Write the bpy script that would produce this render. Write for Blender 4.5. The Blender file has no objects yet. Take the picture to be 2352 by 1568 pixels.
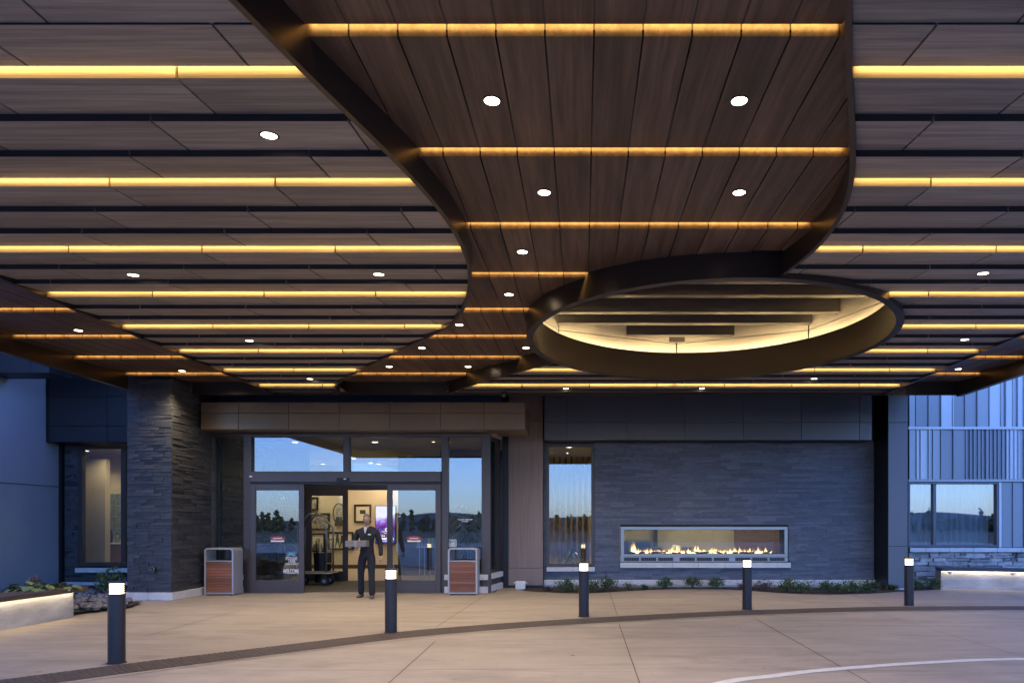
import bpy, bmesh, math, random
from mathutils import Vector, Matrix
R = random.Random(7)
PI = math.pi
SC = bpy.context.scene
COL = SC.collection

# ---------------------------------------------------------------- camera
# pixel frame used for measuring: 2352 x 1568, vanishing point (1338, 1204), focal length 1568 px
CAMH = 1.55
F = 1568.0
cam_d = bpy.data.cameras.new('camera')
cam = bpy.data.objects.new('camera', cam_d)
COL.objects.link(cam)
cam.location = (0, 0, CAMH)
cam.rotation_euler = (PI / 2, 0, 0)
cam_d.sensor_width = 36.0
cam_d.lens = 24.0
cam_d.shift_x = -(1338 - 1176) / 2352.0
cam_d.shift_y = (1204 - 784) / 2352.0
cam_d.clip_start = 0.05
cam_d.clip_end = 6000
SC.camera = cam

# ---------------------------------------------------------------- dusk sky, sun, exposure
world = bpy.data.worlds.new('World')
SC.world = world
world.use_nodes = True
wn = world.node_tree
bg = wn.nodes['Background']
sky = wn.nodes.new('ShaderNodeTexSky')
sky.sky_type = 'NISHITA'
sky.sun_disc = False
EXPO = 2.2
EK = 2.0 ** -EXPO          # lamps are sized for the long dusk exposure
SUN_EL = math.radians(12.0)
SUN_ROT = 0.0
sky.sun_elevation = SUN_EL
sky.sun_rotation = SUN_ROT
sky.altitude = 600
sky.air_density = 1.0
sky.dust_density = 1.0
sky.ozone_density = 2.0
wb = wn.nodes.new('ShaderNodeVectorMath')      # white balance of the lamp-lit exposure: the sky reads bluer
wb.operation = 'MULTIPLY'
wb.inputs[1].default_value = (.455, .59, 1.12)
wn.links.new(sky.outputs[0], wb.inputs[0])
wn.links.new(wb.outputs[0], bg.inputs['Color'])
bg.inputs['Strength'].default_value = 0.15
sun_d = bpy.data.lights.new('sun', 'SUN')
sun_d.energy = 0.5
sun_d.angle = math.radians(12)
sun_d.color = (1, .82, .62)
sun = bpy.data.objects.new('sun', sun_d)
COL.objects.link(sun)
# the sun has gone down behind the building
sun.rotation_euler = Vector((-math.sin(SUN_ROT) * math.cos(SUN_EL), -math.cos(SUN_ROT) * math.cos(SUN_EL), -math.sin(SUN_EL))).to_track_quat('-Z', 'Y').to_euler()
sun.location = (20, 60, 30)
SC.view_settings.view_transform = 'Standard'
SC.view_settings.look = 'None'
SC.view_settings.exposure = EXPO
SC.view_settings.gamma = 1.0
SC.view_settings.use_curve_mapping = False
SC.render.engine = 'CYCLES'
cy = SC.cycles
cy.use_denoising = True
cy.denoiser = 'OPENIMAGEDENOISE'
cy.max_bounces = 8
cy.diffuse_bounces = 4
cy.glossy_bounces = 4
cy.transmission_bounces = 4
cy.transparent_max_bounces = 16
cy.caustics_reflective = False
cy.caustics_refractive = False
cy.sample_clamp_indirect = 6.0
cy.use_light_tree = True

# ---------------------------------------------------------------- helpers
def P(u, v, d):
    return Vector(((u - 1338) * d / F, d, CAMH + (1204 - v) * d / F))
def XU(u, d): return (u - 1338) * d / F
def ZV(v, d): return CAMH + (1204 - v) * d / F
def DV(v): return F * CAMH / (v - 1204)          # depth of a ground pixel row

def tag(o, label=None, cat=None, group=None, kind=None):
    if label: o['label'] = label
    if cat: o['category'] = cat
    if group: o['group'] = group
    if kind: o['kind'] = kind
    return o

def empty(name, loc, label=None, cat=None, group=None):
    o = bpy.data.objects.new(name, None)
    o.empty_display_size = 0.2
    COL.objects.link(o)
    o.location = loc
    return tag(o, label, cat, group)

def link(name, me, mat, parent=None, local=False, smooth=False):
    if mat is not None and not me.materials:
        me.materials.append(mat)
    if smooth:
        for p in me.polygons: p.use_smooth = True
    o = bpy.data.objects.new(name, me)
    COL.objects.link(o)
    if parent is not None:
        o.parent = parent
        if not local and parent.parent is None:
            o.matrix_parent_inverse = Matrix.LocRotScale(parent.location, parent.rotation_euler, parent.scale).inverted()
    return o

class MB:
    def __init__(self): self.v = []; self.f = []
    def add(self, vs, fs):
        n = len(self.v)
        self.v += [tuple(p) for p in vs]
        self.f += [tuple(i + n for i in f) for f in fs]
        return self
    def box(self, x0, x1, y0, y1, z0, z1):
        return self.add([(x0,y0,z0),(x1,y0,z0),(x1,y1,z0),(x0,y1,z0),(x0,y0,z1),(x1,y0,z1),(x1,y1,z1),(x0,y1,z1)],
                        [(0,3,2,1),(4,5,6,7),(0,1,5,4),(1,2,6,5),(2,3,7,6),(3,0,4,7)])
    def bbox(self, x0, x1, y0, y1, z0, z1, b):
        # box with chamfered edges
        b = min(b, (x1-x0)*.45, (y1-y0)*.45, (z1-z0)*.45)
        bm = bmesh.new()
        bmesh.ops.create_cube(bm, size=1.0)
        for v in bm.verts:
            v.co = Vector(((x0+x1)/2 + v.co.x*(x1-x0), (y0+y1)/2 + v.co.y*(y1-y0), (z0+z1)/2 + v.co.z*(z1-z0)))
        bmesh.ops.bevel(bm, geom=bm.edges[:], offset=b, segments=1, affect='EDGES')
        bm.verts.index_update()
        self.add([v.co[:] for v in bm.verts], [[v.index for v in f.verts] for f in bm.faces])
        bm.free(); return self
    def prism(self, poly, z0, z1):
        n = len(poly)
        vs = [(x, y, z0) for x, y in poly] + [(x, y, z1) for x, y in poly]
        fs = [tuple(range(n-1, -1, -1)), tuple(range(n, 2*n))] + [(i, (i+1) % n, n + (i+1) % n, n + i) for i in range(n)]
        return self.add(vs, fs)
    def hexa(self, bot, top):
        return self.add(list(bot) + list(top), [(0,3,2,1),(4,5,6,7),(0,1,5,4),(1,2,6,5),(2,3,7,6),(3,0,4,7)])
    def cyl(self, c, r, z0, z1, n=20, r1=None, axis='z'):
        r1 = r if r1 is None else r1
        vs = []
        for (rr, zz) in ((r, z0), (r1, z1)):
            for i in range(n):
                a = 2*PI*i/n
                x, y = rr*math.cos(a), rr*math.sin(a)
                if axis == 'z': vs.append((c[0]+x, c[1]+y, zz))
                elif axis == 'y': vs.append((c[0]+x, zz, c[1]+y))
                else: vs.append((zz, c[0]+x, c[1]+y))
        return self.add(vs, [tuple(range(n-1, -1, -1)), tuple(range(n, 2*n))] + [(i, (i+1) % n, n+(i+1) % n, n+i) for i in range(n)])
    def lathe(self, c, prof, n=32, closed=False):
        # prof: list of (r, z); revolve round vertical axis through c
        m = len(prof); vs = []
        for i in range(n):
            a = 2*PI*i/n
            for r, z in prof: vs.append((c[0]+r*math.cos(a), c[1]+r*math.sin(a), z))
        fs = []
        for i in range(n):
            j = (i+1) % n
            for k in range(m if closed else m-1):
                l = (k+1) % m
                fs.append((i*m+k, j*m+k, j*m+l, i*m+l))
        return self.add(vs, fs)
    def tube(self, pts, r, n=8, caps=True):
        pts = [Vector(p) for p in pts]; vs = []; fs = []
        rs = r if isinstance(r, (list, tuple)) else [r]*len(pts)
        for i, p in enumerate(pts):
            t = (pts[min(i+1, len(pts)-1)] - pts[max(i-1, 0)]).normalized()
            up = Vector((0,0,1)) if abs(t.z) < .9 else Vector((1,0,0))
            a = t.cross(up).normalized(); b = t.cross(a).normalized()
            for k in range(n):
                an = 2*PI*k/n
                vs.append(p + (a*math.cos(an) + b*math.sin(an))*rs[i])
        for i in range(len(pts)-1):
            for k in range(n):
                l = (k+1) % n
                fs.append((i*n+k, i*n+l, (i+1)*n+l, (i+1)*n+k))
        if caps:
            fs.append(tuple(range(n))); fs.append(tuple(range((len(pts)-1)*n, len(pts)*n)))
        return self.add(vs, fs)
    def mesh(self, name):
        me = bpy.data.meshes.new(name)
        me.from_pydata(self.v, [], self.f)
        bm = bmesh.new(); bm.from_mesh(me)
        bmesh.ops.recalc_face_normals(bm, faces=bm.faces)
        bm.to_mesh(me); bm.free()
        me.update()
        return me
    def build(self, name, mat, parent=None, local=False, smooth=False):
        return link(name, self.mesh(name), mat, parent, local, smooth)

def box(name, mat, parent, x0, x1, y0, y1, z0, z1, bev=0.0, local=False):
    m = MB()
    if bev: m.bbox(x0, x1, y0, y1, z0, z1, bev)
    else: m.box(x0, x1, y0, y1, z0, z1)
    return m.build(name, mat, parent, local)

def child(o, parent):
    # make o (built in world space, top-level) a sub-part of parent (built in world space under a thing)
    o.parent = parent
    o.matrix_parent_inverse = Matrix.Identity(4)
    return o

def copy_tree(o, parent=None):
    c = o.copy(); COL.objects.link(c)
    if parent is not None: c.parent = parent
    for ch in list(o.children): copy_tree(ch, c)
    return c

# ---------------------------------------------------------------- materials
def nodes(name):
    m = bpy.data.materials.new(name); m.use_nodes = True
    nt = m.node_tree
    return m, nt, nt.nodes['Principled BSDF'], nt.nodes, nt.links

def mat(name, col, rough=.5, metal=0., var=0., scale=(4,4,4), rnd=0., bump=0., bscale=None, col2=None, spec=.5, detail=5., hue=0., rvar=0., island=False):
    m, nt, b, N, L = nodes(name)
    b.inputs['Roughness'].default_value = rough
    b.inputs['Metallic'].default_value = metal
    b.inputs['Specular IOR Level'].default_value = spec
    b.inputs['Base Color'].default_value = (*col, 1)
    if not (var or rnd or bump or col2 or rvar): return m
    geo = N.new('ShaderNodeNewGeometry'); oi = N.new('ShaderNodeObjectInfo')
    off = N.new('ShaderNodeVectorMath'); off.operation = 'MULTIPLY_ADD'
    rv = N.new('ShaderNodeCombineXYZ')
    for k in range(3): L.new(oi.outputs['Random'], rv.inputs[k])
    L.new(rv.outputs[0], off.inputs[0]); off.inputs[1].default_value = (17, 23, 31) if rnd else (0, 0, 0)
    L.new(geo.outputs['Position'], off.inputs[2])
    mp = N.new('ShaderNodeMapping'); mp.inputs['Scale'].default_value = scale
    L.new(off.outputs[0], mp.inputs['Vector'])
    nz = N.new('ShaderNodeTexNoise'); nz.inputs['Scale'].default_value = 1.0
    nz.inputs['Detail'].default_value = detail; nz.inputs['Roughness'].default_value = .62
    L.new(mp.outputs[0], nz.inputs['Vector'])
    mr = N.new('ShaderNodeMapRange'); mr.inputs['From Min'].default_value = .28; mr.inputs['From Max'].default_value = .72
    mr.inputs['To Min'].default_value = 1 - var; mr.inputs['To Max'].default_value = 1 + var
    L.new(nz.outputs['Fac'], mr.inputs['Value'])
    r2 = N.new('ShaderNodeMapRange'); r2.inputs['To Min'].default_value = 1 - rnd; r2.inputs['To Max'].default_value = 1 + rnd
    if island:                                # joined stones vary one by one too
        ia = N.new('ShaderNodeMath'); ia.operation = 'ADD'; L.new(oi.outputs['Random'], ia.inputs[0]); L.new(geo.outputs['Random Per Island'], ia.inputs[1])
        ib = N.new('ShaderNodeMath'); ib.operation = 'FRACT'; L.new(ia.outputs[0], ib.inputs[0]); L.new(ib.outputs[0], r2.inputs['Value'])
    else: L.new(oi.outputs['Random'], r2.inputs['Value'])
    mu = N.new('ShaderNodeMath'); mu.operation = 'MULTIPLY'
    L.new(mr.outputs[0], mu.inputs[0]); L.new(r2.outputs[0], mu.inputs[1])
    base = None
    if col2:
        mx = N.new('ShaderNodeMix'); mx.data_type = 'RGBA'
        mx.inputs['A'].default_value = (*col, 1); mx.inputs['B'].default_value = (*col2, 1)
        n2 = N.new('ShaderNodeTexNoise'); n2.inputs['Scale'].default_value = .37; n2.inputs['Detail'].default_value = 3
        L.new(mp.outputs[0], n2.inputs['Vector'])
        m3 = N.new('ShaderNodeMapRange'); m3.inputs['From Min'].default_value = .38; m3.inputs['From Max'].default_value = .62
        L.new(n2.outputs['Fac'], m3.inputs['Value']); L.new(m3.outputs[0], mx.inputs['Factor'])
        base = mx.outputs['Result']
    vs = N.new('ShaderNodeVectorMath'); vs.operation = 'SCALE'
    if base is not None: L.new(base, vs.inputs[0])
    else: vs.inputs[0].default_value = col
    L.new(mu.outputs[0], vs.inputs['Scale'])
    L.new(vs.outputs[0], b.inputs['Base Color'])
    if rvar:
        rr = N.new('ShaderNodeMapRange'); rr.inputs['From Min'].default_value = .3; rr.inputs['From Max'].default_value = .7
        rr.inputs['To Min'].default_value = max(.02, rough - rvar); rr.inputs['To Max'].default_value = min(1, rough + rvar)
        L.new(nz.outputs['Fac'], rr.inputs['Value']); L.new(rr.outputs[0], b.inputs['Roughness'])
    if bump:
        bp = N.new('ShaderNodeBump'); bp.inputs['Strength'].default_value = 1.0; bp.inputs['Distance'].default_value = bump
        if bscale:
            m4 = N.new('ShaderNodeMapping'); m4.inputs['Scale'].default_value = bscale; L.new(off.outputs[0], m4.inputs['Vector'])
            n4 = N.new('ShaderNodeTexNoise'); n4.inputs['Scale'].default_value = 1; n4.inputs['Detail'].default_value = 4
            L.new(m4.outputs[0], n4.inputs['Vector']); L.new(n4.outputs['Fac'], bp.inputs['Height'])
        else: L.new(nz.outputs['Fac'], bp.inputs['Height'])
        L.new(bp.outputs[0], b.inputs['Normal'])
    return m

def emit(name, col, s):
    m, nt, b, N, L = nodes(name)
    N.remove(b)
    e = N.new('ShaderNodeEmission'); e.inputs['Color'].default_value = (*col, 1); e.inputs['Strength'].default_value = s * EK
    L.new(e.outputs[0], N['Material Output'].inputs['Surface'])
    return m

def glass(name, refl=.16, tint=(.92,.96,.95), rough=0.0):
    # window glass: clear pane plus a coated mirror reflection that rises towards grazing
    m, nt, b, N, L = nodes(name)
    N.remove(b)
    tr = N.new('ShaderNodeBsdfTransparent'); tr.inputs['Color'].default_value = (*tint, 1)
    gl = N.new('ShaderNodeBsdfGlossy'); gl.inputs['Roughness'].default_value = rough; gl.inputs['Color'].default_value = (1,1,1,1)
    lw = N.new('ShaderNodeFresnel'); lw.inputs['IOR'].default_value = 1.5
    ad = N.new('ShaderNodeMath'); ad.operation = 'ADD'; ad.use_clamp = True; ad.inputs[1].default_value = refl
    L.new(lw.outputs[0], ad.inputs[0])
    mx = N.new('ShaderNodeMixShader')
    L.new(ad.outputs[0], mx.inputs[0]); L.new(tr.outputs[0], mx.inputs[1]); L.new(gl.outputs[0], mx.inputs[2])
    L.new(mx.outputs[0], N['Material Output'].inputs['Surface'])
    return m

M = {}
M['panel_grey'] = mat('grey_wood_laminate', (.355,.302,.240), .45, 0, .30, (1.6, 42, 42), rnd=.14, bump=.0006, col2=(.262,.224,.182), spec=.35)
M['panel_brown'] = mat('brown_wood_laminate', (.145,.088,.056), .40, 0, .34, (34, 1.1, 34), rnd=.20, bump=.0006, col2=(.086,.052,.034), spec=.4)
M['pier_wood'] = mat('pier_wood_laminate', (.27,.195,.155), .5, 0, .22, (46, 46, 1.0), rnd=.05, bump=.0005)
M['bronze'] = mat('dark_bronze_metal', (.085,.064,.047), .32, .7, .03, (.6,.6,.6), detail=2)
M['bronze_panel'] = mat('bronze_panel', (.225,.155,.095), .38, .35, .06, (1.5,1.5,1.5), rnd=.05, rvar=.05)
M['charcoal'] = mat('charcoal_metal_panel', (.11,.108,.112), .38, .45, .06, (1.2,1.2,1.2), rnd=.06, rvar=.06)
M['black'] = mat('black_metal', (.016,.016,.018), .4, .3)
M['frame'] = mat('dark_bronze_frame', (.085,.068,.062), .38, .4, .06, (3,3,3))
M['core'] = mat('dark_mortar', (.030,.032,.036), .9, 0, .3, (12,12,12))
M['slate'] = mat('dark_slate', (.060,.060,.064), .62, 0, .26, (9, 9, 30), rnd=.22, bump=.004, bscale=(22,22,40), island=True)
M['slate2'] = mat('blue_grey_slate', (.120,.132,.166), .62, 0, .22, (9, 9, 30), rnd=.21, bump=.003, bscale=(22,22,40), island=True)
M['charcoal_shade'] = mat('shaded_charcoal_panel', (.032,.032,.036), .5, .2, .06, (1.2,1.2,1.2), rnd=.06)  # darker copy of charcoal: shade under the overhang put into the colour
M['cap'] = mat('pale_cast_stone', (.68,.66,.63), .75, 0, .10, (6,6,6), rnd=.05, bump=.001, bscale=(60,60,60))
M['field'] = mat('weathered_ledgestone', (.46,.43,.40), .8, 0, .35, (7,7,16), rnd=.40, bump=.008, bscale=(16,16,30), col2=(.30,.285,.28))
def concrete(name, c_lo, c_hi, seed, streak=(.5, 2.6)):
    m, nt, b, N, L = nodes(name)
    geo = N.new('ShaderNodeNewGeometry')
    def noise(scale, detail, rough=.6, dist=0., off=0.):
        mp = N.new('ShaderNodeMapping'); mp.inputs['Scale'].default_value = scale; mp.inputs['Location'].default_value = (seed+off, seed*2+off, 0)
        L.new(geo.outputs['Position'], mp.inputs['Vector'])
        n = N.new('ShaderNodeTexNoise'); n.inputs['Scale'].default_value = 1; n.inputs['Detail'].default_value = detail; n.inputs['Roughness'].default_value = rough; n.inputs['Distortion'].default_value = dist
        L.new(mp.outputs[0], n.inputs['Vector']); return n.outputs['Fac']
    def rng(v, a, b_, c, d):
        r = N.new('ShaderNodeMapRange'); r.inputs['From Min'].default_value = a; r.inputs['From Max'].default_value = b_; r.inputs['To Min'].default_value = c; r.inputs['To Max'].default_value = d
        L.new(v, r.inputs['Value']); return r.outputs[0]
    def mul(a, b_):
        q = N.new('ShaderNodeMath'); q.operation = 'MULTIPLY'; L.new(a, q.inputs[0]); L.new(b_, q.inputs[1]); return q.outputs[0]
    cloud = noise((.45,.8,1), 6, .62, .4); blot = noise((2.2,4.2,1), 7, .68, .6, 5); st = noise((streak[0],streak[1],1), 9, .72, 1.2, 11); spk = noise((70,70,70), 3, .7, 0, 3); sp2 = noise((9,9,1), 3, .5, 0, 17); tone = noise((.16,.25,1), 3, .5, 0, 23)
    mx = N.new('ShaderNodeMix'); mx.data_type = 'RGBA'; mx.inputs['A'].default_value = (*c_lo, 1); mx.inputs['B'].default_value = (*c_hi, 1)
    L.new(rng(cloud, .3, .7, 0, 1), mx.inputs['Factor'])
    f = mul(mul(rng(blot, .3, .7, .86, 1.09), rng(st, .30, .54, .74, 1.04)), mul(rng(spk, .25, .75, .93, 1.07), rng(sp2, .24, .31, .62, 1.0)))
    f = mul(f, rng(tone, .35, .65, .88, 1.08))
    vs = N.new('ShaderNodeVectorMath'); vs.operation = 'SCALE'; L.new(mx.outputs['Result'], vs.inputs[0]); L.new(f, vs.inputs['Scale']); L.new(vs.outputs[0], b.inputs['Base Color'])
    L.new(rng(blot, .3, .7, .52, .72), b.inputs['Roughness']); b.inputs['Specular IOR Level'].default_value = .35
    bp = N.new('ShaderNodeBump'); bp.inputs['Distance'].default_value = .0014; L.new(spk, bp.inputs['Height']); L.new(bp.outputs[0], b.inputs['Normal'])
    return m
M['pave'] = concrete('broom_finished_concrete', (.375,.315,.262), (.43,.365,.30), 3.0)
M['pave2'] = concrete('driveway_concrete', (.36,.308,.262), (.425,.365,.31), 9.0, (.35, 2.0))
M['joint'] = mat('joint_sealant', (.10,.085,.075), .9)
M['paint'] = mat('worn_white_paint', (.72,.72,.70), .6, 0, .12, (8,8,8), bump=.0008, bscale=(70,70,70))
M['tactile'] = mat('brown_tactile_paving', (.085,.062,.052), .55, 0, .25, (14,14,14), bump=.0006)
M['bench'] = mat('board_cast_concrete', (.50,.485,.455), .8, 0, .22, (2.5,2.5,7), bump=.003, bscale=(18,18,34), col2=(.38,.365,.34), detail=7)
M['seat'] = mat('dark_seat_cap', (.085,.058,.047), .5, 0, .25, (18,2,2), bump=.0008)
M['seat2'] = mat('grey_seat_cap', (.055,.055,.060), .45, .2, .15, (3,3,3))
M['bollard'] = mat('dark_bollard_paint', (.030,.027,.031), .34, .25, .10, (5,5,5))
M['bin'] = mat('pale_grey_powdercoat', (.37,.375,.40), .42, .1, .06, (6,6,6))
M['slat'] = mat('oiled_ipe_slat', (.23,.085,.042), .45, 0, .30, (3, 30, 60), rnd=.42, bump=.0008)
M['white'] = mat('white_paint', (.74,.74,.74), .5, 0, .05, (5,5,5))
M['sidewall'] = mat('smooth_render_wall', (.52,.53,.56), .7, 0, .06, (.8,.8,.8), bump=.0006, bscale=(50,50,50))
M['steel'] = mat('brushed_steel', (.33,.32,.31), .34, .8, .10, (3, 3, 90))
M['dark_in'] = mat('dark_interior', (.03,.028,.027), .7)
M['cream'] = mat('cream_wall_paint', (.62,.53,.40), .8, 0, .05, (2,2,2))
M['beige'] = mat('beige_wall_covering', (.50,.41,.30), .8, 0, .08, (3,3,3))
M['ceil_in'] = mat('interior_ceiling_paint', (.55,.49,.40), .8)
M['ceil_wood'] = mat('interior_ceiling_wood', (.24,.15,.08), .5, 0, .3, (2, 30, 30))
M['rug'] = mat('entrance_matting', (.105,.092,.075), .95, 0, .35, (60,60,60), bump=.002)
M['floor_in'] = mat('lobby_floor_tile', (.34,.29,.23), .35, 0, .15, (1.5,1.5,1.5))
M['wood_in'] = mat('counter_wood', (.22,.115,.05), .45, 0, .25, (3, 3, 30))
M['curtain'] = mat('sheer_curtain', (.62,.64,.66), .9, 0, .05, (3,3,3))
M['glass'] = glass('entrance_glass', .055)
M['glass2'] = glass('window_glass', .11, (.80,.86,.90))
M['glass3'] = glass('clear_fire_glass', .012)
M['lens'] = emit('downlight_lens', (1, .86, .62), 26)
M['lens_in'] = emit('interior_downlight_lens', (1, .88, .66), 14)
M['led'] = emit('warm_led_strip', (1, .60, .17), 17)
M['led_b'] = emit('amber_led_strip', (1, .60, .17), 17)
M['led_w'] = emit('cove_led', (1, .82, .48), 200)
M['led_s'] = emit('seat_led', (1, .80, .52), 40)
M['bol_lens'] = emit('bollard_lens', (1, .80, .50), 9)
M['leaf'] = mat('shrub_leaf', (.07,.13,.05), .5, 0, .35, (14,14,14), rnd=.25, col2=(.085,.13,.05))
M['leaf_p'] = mat('purple_leaf', (.10,.058,.062), .55, 0, .35, (14,14,14), rnd=.25, col2=(.13,.09,.06))
M['leaf_y'] = mat('light_green_leaf', (.14,.19,.055), .5, 0, .3, (12,12,12), rnd=.2, col2=(.08,.13,.04))
M['leaf_h'] = mat('hosta_leaf', (.11,.17,.05), .45, 0, .25, (9,9,9), rnd=.1, col2=(.16,.21,.06))
M['leaf_d'] = mat('strap_leaf', (.06,.12,.04), .35, 0, .3, (8,8,8), rnd=.1, col2=(.15,.19,.07))
M['stem'] = mat('woody_stem', (.09,.065,.045), .8, 0, .3, (30,30,30))
M['soil'] = mat('dark_mulch', (.045,.034,.028), .95, 0, .5, (25,25,25), bump=.01, bscale=(40,40,40))
M['rock'] = mat('river_rock', (.26,.25,.25), .7, 0, .3, (12,12,12), rnd=.3)
M['grass'] = mat('dry_grass', (.10,.105,.055), .95, 0, .3, (.2,.2,.2))
M['wood_far'] = mat('far_tree_foliage', (.035,.05,.03), .9, 0, .4, (.5,.5,.5))
M['reveal'] = mat('dark_panel_edge', (.028,.026,.026), .5)
M['hill'] = mat('far_hill', (.07,.08,.09), .95)
# ================================================================ ground
def sheet(name, pts, z, m, kind='structure', parent=None):
    mb = MB(); mb.add([(x, y, z) for x, y in pts], [tuple(range(len(pts)))])
    o = mb.build(name, m, parent)
    if kind and parent is None: o['kind'] = kind
    return o

def catmull(pts, n=12):
    out = []
    for i in range(len(pts)-1):
        p0 = Vector(pts[max(i-1,0)]); p1 = Vector(pts[i]); p2 = Vector(pts[i+1]); p3 = Vector(pts[min(i+2, len(pts)-1)])
        for k in range(n):
            t = k/n
            out.append(tuple(.5*((2*p1) + (p2-p0)*t + (2*p0-5*p1+4*p2-p3)*t*t + (3*p1-p0-3*p2+p3)*t**3)))
    out.append(tuple(pts[-1]))
    return out

sheet('ground', [(-900,-1500),(900,-1500),(900,400),(-900,400)], -0.16, M['grass'])
sheet('driveway', [(-30,-26),(34,-26),(34,15.5),(-30,15.5)], 0.0, M['pave2'])
# tactile strip, house side edge (x, y)
SE = catmull([(-9.6,1.6),(-7.9,4.0),(-6.9,5.5),(-5.79,6.79),(-5.04,7.6),(-4.05,8.55),(-2.74,9.76),(-1.4,10.6),(0.0,11.25),(1.6,11.88),(3.06,12.32),(4.7,12.68),(6.18,12.86),(8.36,12.93),(11.5,12.7),(15.5,11.8)], 8)
def off_curve(c, d):
    o = []
    for i, p in enumerate(c):
        a = Vector(c[max(i-1,0)]); b = Vector(c[min(i+1,len(c)-1)])
        t = (b-a).normalized(); o.append((p[0] + t.y*d, p[1] - t.x*d))
    return o
SI = off_curve(SE, 0.56)       # driveway side edge
# pavement between the strip and the building
def ribbon(name, A, B, z, m, parent=None, kind=None):
    mb = MB(); n = len(A)
    mb.add([(x,y,z) for x,y in A] + [(x,y,z) for x,y in B], [(i, i+1, n+i+1, n+i) for i in range(n-1)])
    o = mb.build(name, m, parent)
    if kind: o['kind'] = kind
    return o
pav = MB(); n = len(SE)
pav.add([(x,y,.004) for x,y in SE] + [(x, 19.0, .004) for x,y in SE], [(i, i+1, n+i+1, n+i) for i in range(n-1)])
pavement = pav.build('pavement', M['pave']); pavement['kind'] = 'structure'
strip = empty('tactile_strip', (0, 11, 0), 'curving dark brown tactile paving strip between pavement and driveway', 'tactile paving')
ribbon('strip_base', SE, SI, .009, M['tactile'], strip)
dm = MB()
acc = 0; last = Vector(SE[0]); row = 0
for i in range(len(SE)-1):
    a = Vector(SE[i]); b = Vector(SE[i+1]); L_ = (b-a).length; t = (b-a)/L_; nrm = Vector((t.y, -t.x))
    pos = acc
    while pos < L_:
        c0 = a + t*pos
        for k in range(9):
            c = c0 + nrm*(.035 + .06*k + (.015 if row % 2 else -.0))
            if -7.5 < c.x < 12 and c.y > 5.5:
                vs = []
                for rr, zz in ((.017, .0085), (.010, .0145)):
                    for q in range(6):
                        an = PI/3*q; vs.append((c.x+rr*math.cos(an), c.y+rr*math.sin(an), zz))
                dm.add(vs, [(6,7,8,9,10,11)] + [(q, (q+1)%6, 6+(q+1)%6, 6+q) for q in range(6)])
        pos += .06; row += 1
    acc = pos - L_
o = dm.build('dome', M['tactile'], strip); o['kind'] = 'stuff'
# narrow paler concrete edge on the driveway side of the strip
ribbon('strip_edge', off_curve(SE, .565), off_curve(SE, .66), .005, M['pave'], strip)

def gp(u, v): d = DV(v); return (XU(u, d), d)
def joint(p, q, w=.010, z=.0085):
    a = Vector(p); b = Vector(q); t = (b-a).normalized(); nn = Vector((t.y, -t.x))*w/2
    mb = MB(); mb.add([(*(a+nn), z), (*(b+nn), z), (*(b-nn), z), (*(a-nn), z)], [(0,1,2,3)])
    return mb
for k, (a, b) in enumerate([((1399,1357),(1418,1413)), ((1659,1357),(1731,1396)), ((1959,1366),(2030,1391)), ((1120,1363),(1002,1440)),
                            ((1130,1372),(2040,1374)), ((560,1398),(330,1462))]):
    joint(gp(*a), gp(*b), .009, .0075).build('pavement_joint', M['joint'], pavement)
drive = bpy.data.objects['driveway']
for a, b in [((1422,1433),(1469,1568)), ((1733,1419),(1998,1568)), ((2018,1408),(2352,1508)), ((1000,1472),(893,1568)), ((480,1540),(1640,1534)), ((1640,1534),(2352,1545))]:
    pa = gp(*a); pb = gp(*b)
    if b[1] == 1568:
        e = Vector(pb) + (Vector(pb)-Vector(pa)).normalized()*5; pb = tuple(e)
    joint(pa, pb, .010 if b[1] == 1568 else .006, .004).build('driveway_joint', M['joint'], drive)
# painted line
PL = catmull([(-1.5,3.2),(-.4,4.9),(1.20,6.62),(1.95,7.06),(2.63,7.36),(3.91,7.74),(5.13,7.94),(8,8.05),(12,7.8)], 8)
pl = ribbon('painted_line', PL, off_curve(PL, .13), .0045, M['paint'])
tag(pl, 'curved white painted line on the driveway', 'road marking')

# ---- land behind the photographer, mirrored in the glazing
hm = MB(); hp = []
for i in range(61):
    x = -900 + i*30
    hp.append((x, -900, 9 + 6*math.sin(i*.31) + 4*math.sin(i*.83+1)))
nn = len(hp)
hm.add(hp + [(x, y-200, -1) for x, y, z in hp] + [(x, y+260, -1) for x, y, z in hp],
       [(i, i+1, nn+i+1, nn+i) for i in range(nn-1)] + [(i, i+1, 2*nn+i+1, 2*nn+i) for i in range(nn-1)])
hills = hm.build('hills', M['hill']); hills['kind'] = 'structure'
fm = MB()
for k in range(420):
    x = R.uniform(-170, 170); y = R.uniform(-140, -95); h = R.uniform(1.8, 4.6) * (1.25 if R.random() < .2 else .8)
    conif = R.random() < .5
    for j in range(26):
        t = R.random(); rr = (1-t)*h*.2 if conif else h*.28*math.sin(PI*min(.95, t+.12))
        an = R.uniform(0, 2*PI); rad = rr*math.sqrt(R.random()); s = R.uniform(.35, .8)
        c = Vector((x+rad*math.cos(an), y+rad*math.sin(an), .3 + t*h))
        d1 = Vector((R.gauss(0,1), R.gauss(0,1), R.gauss(0,1))).normalized()*s; d2 = Vector((R.gauss(0,1), R.gauss(0,1), R.gauss(0,1))).normalized()*s
        fm.add([c+d1, c+d2, c-d1, c-d2], [(0,1,2,3)])
far = fm.build('distant_wood', M['wood_far']); tag(far, 'dark line of far trees across the road', 'trees', kind='stuff')

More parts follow.
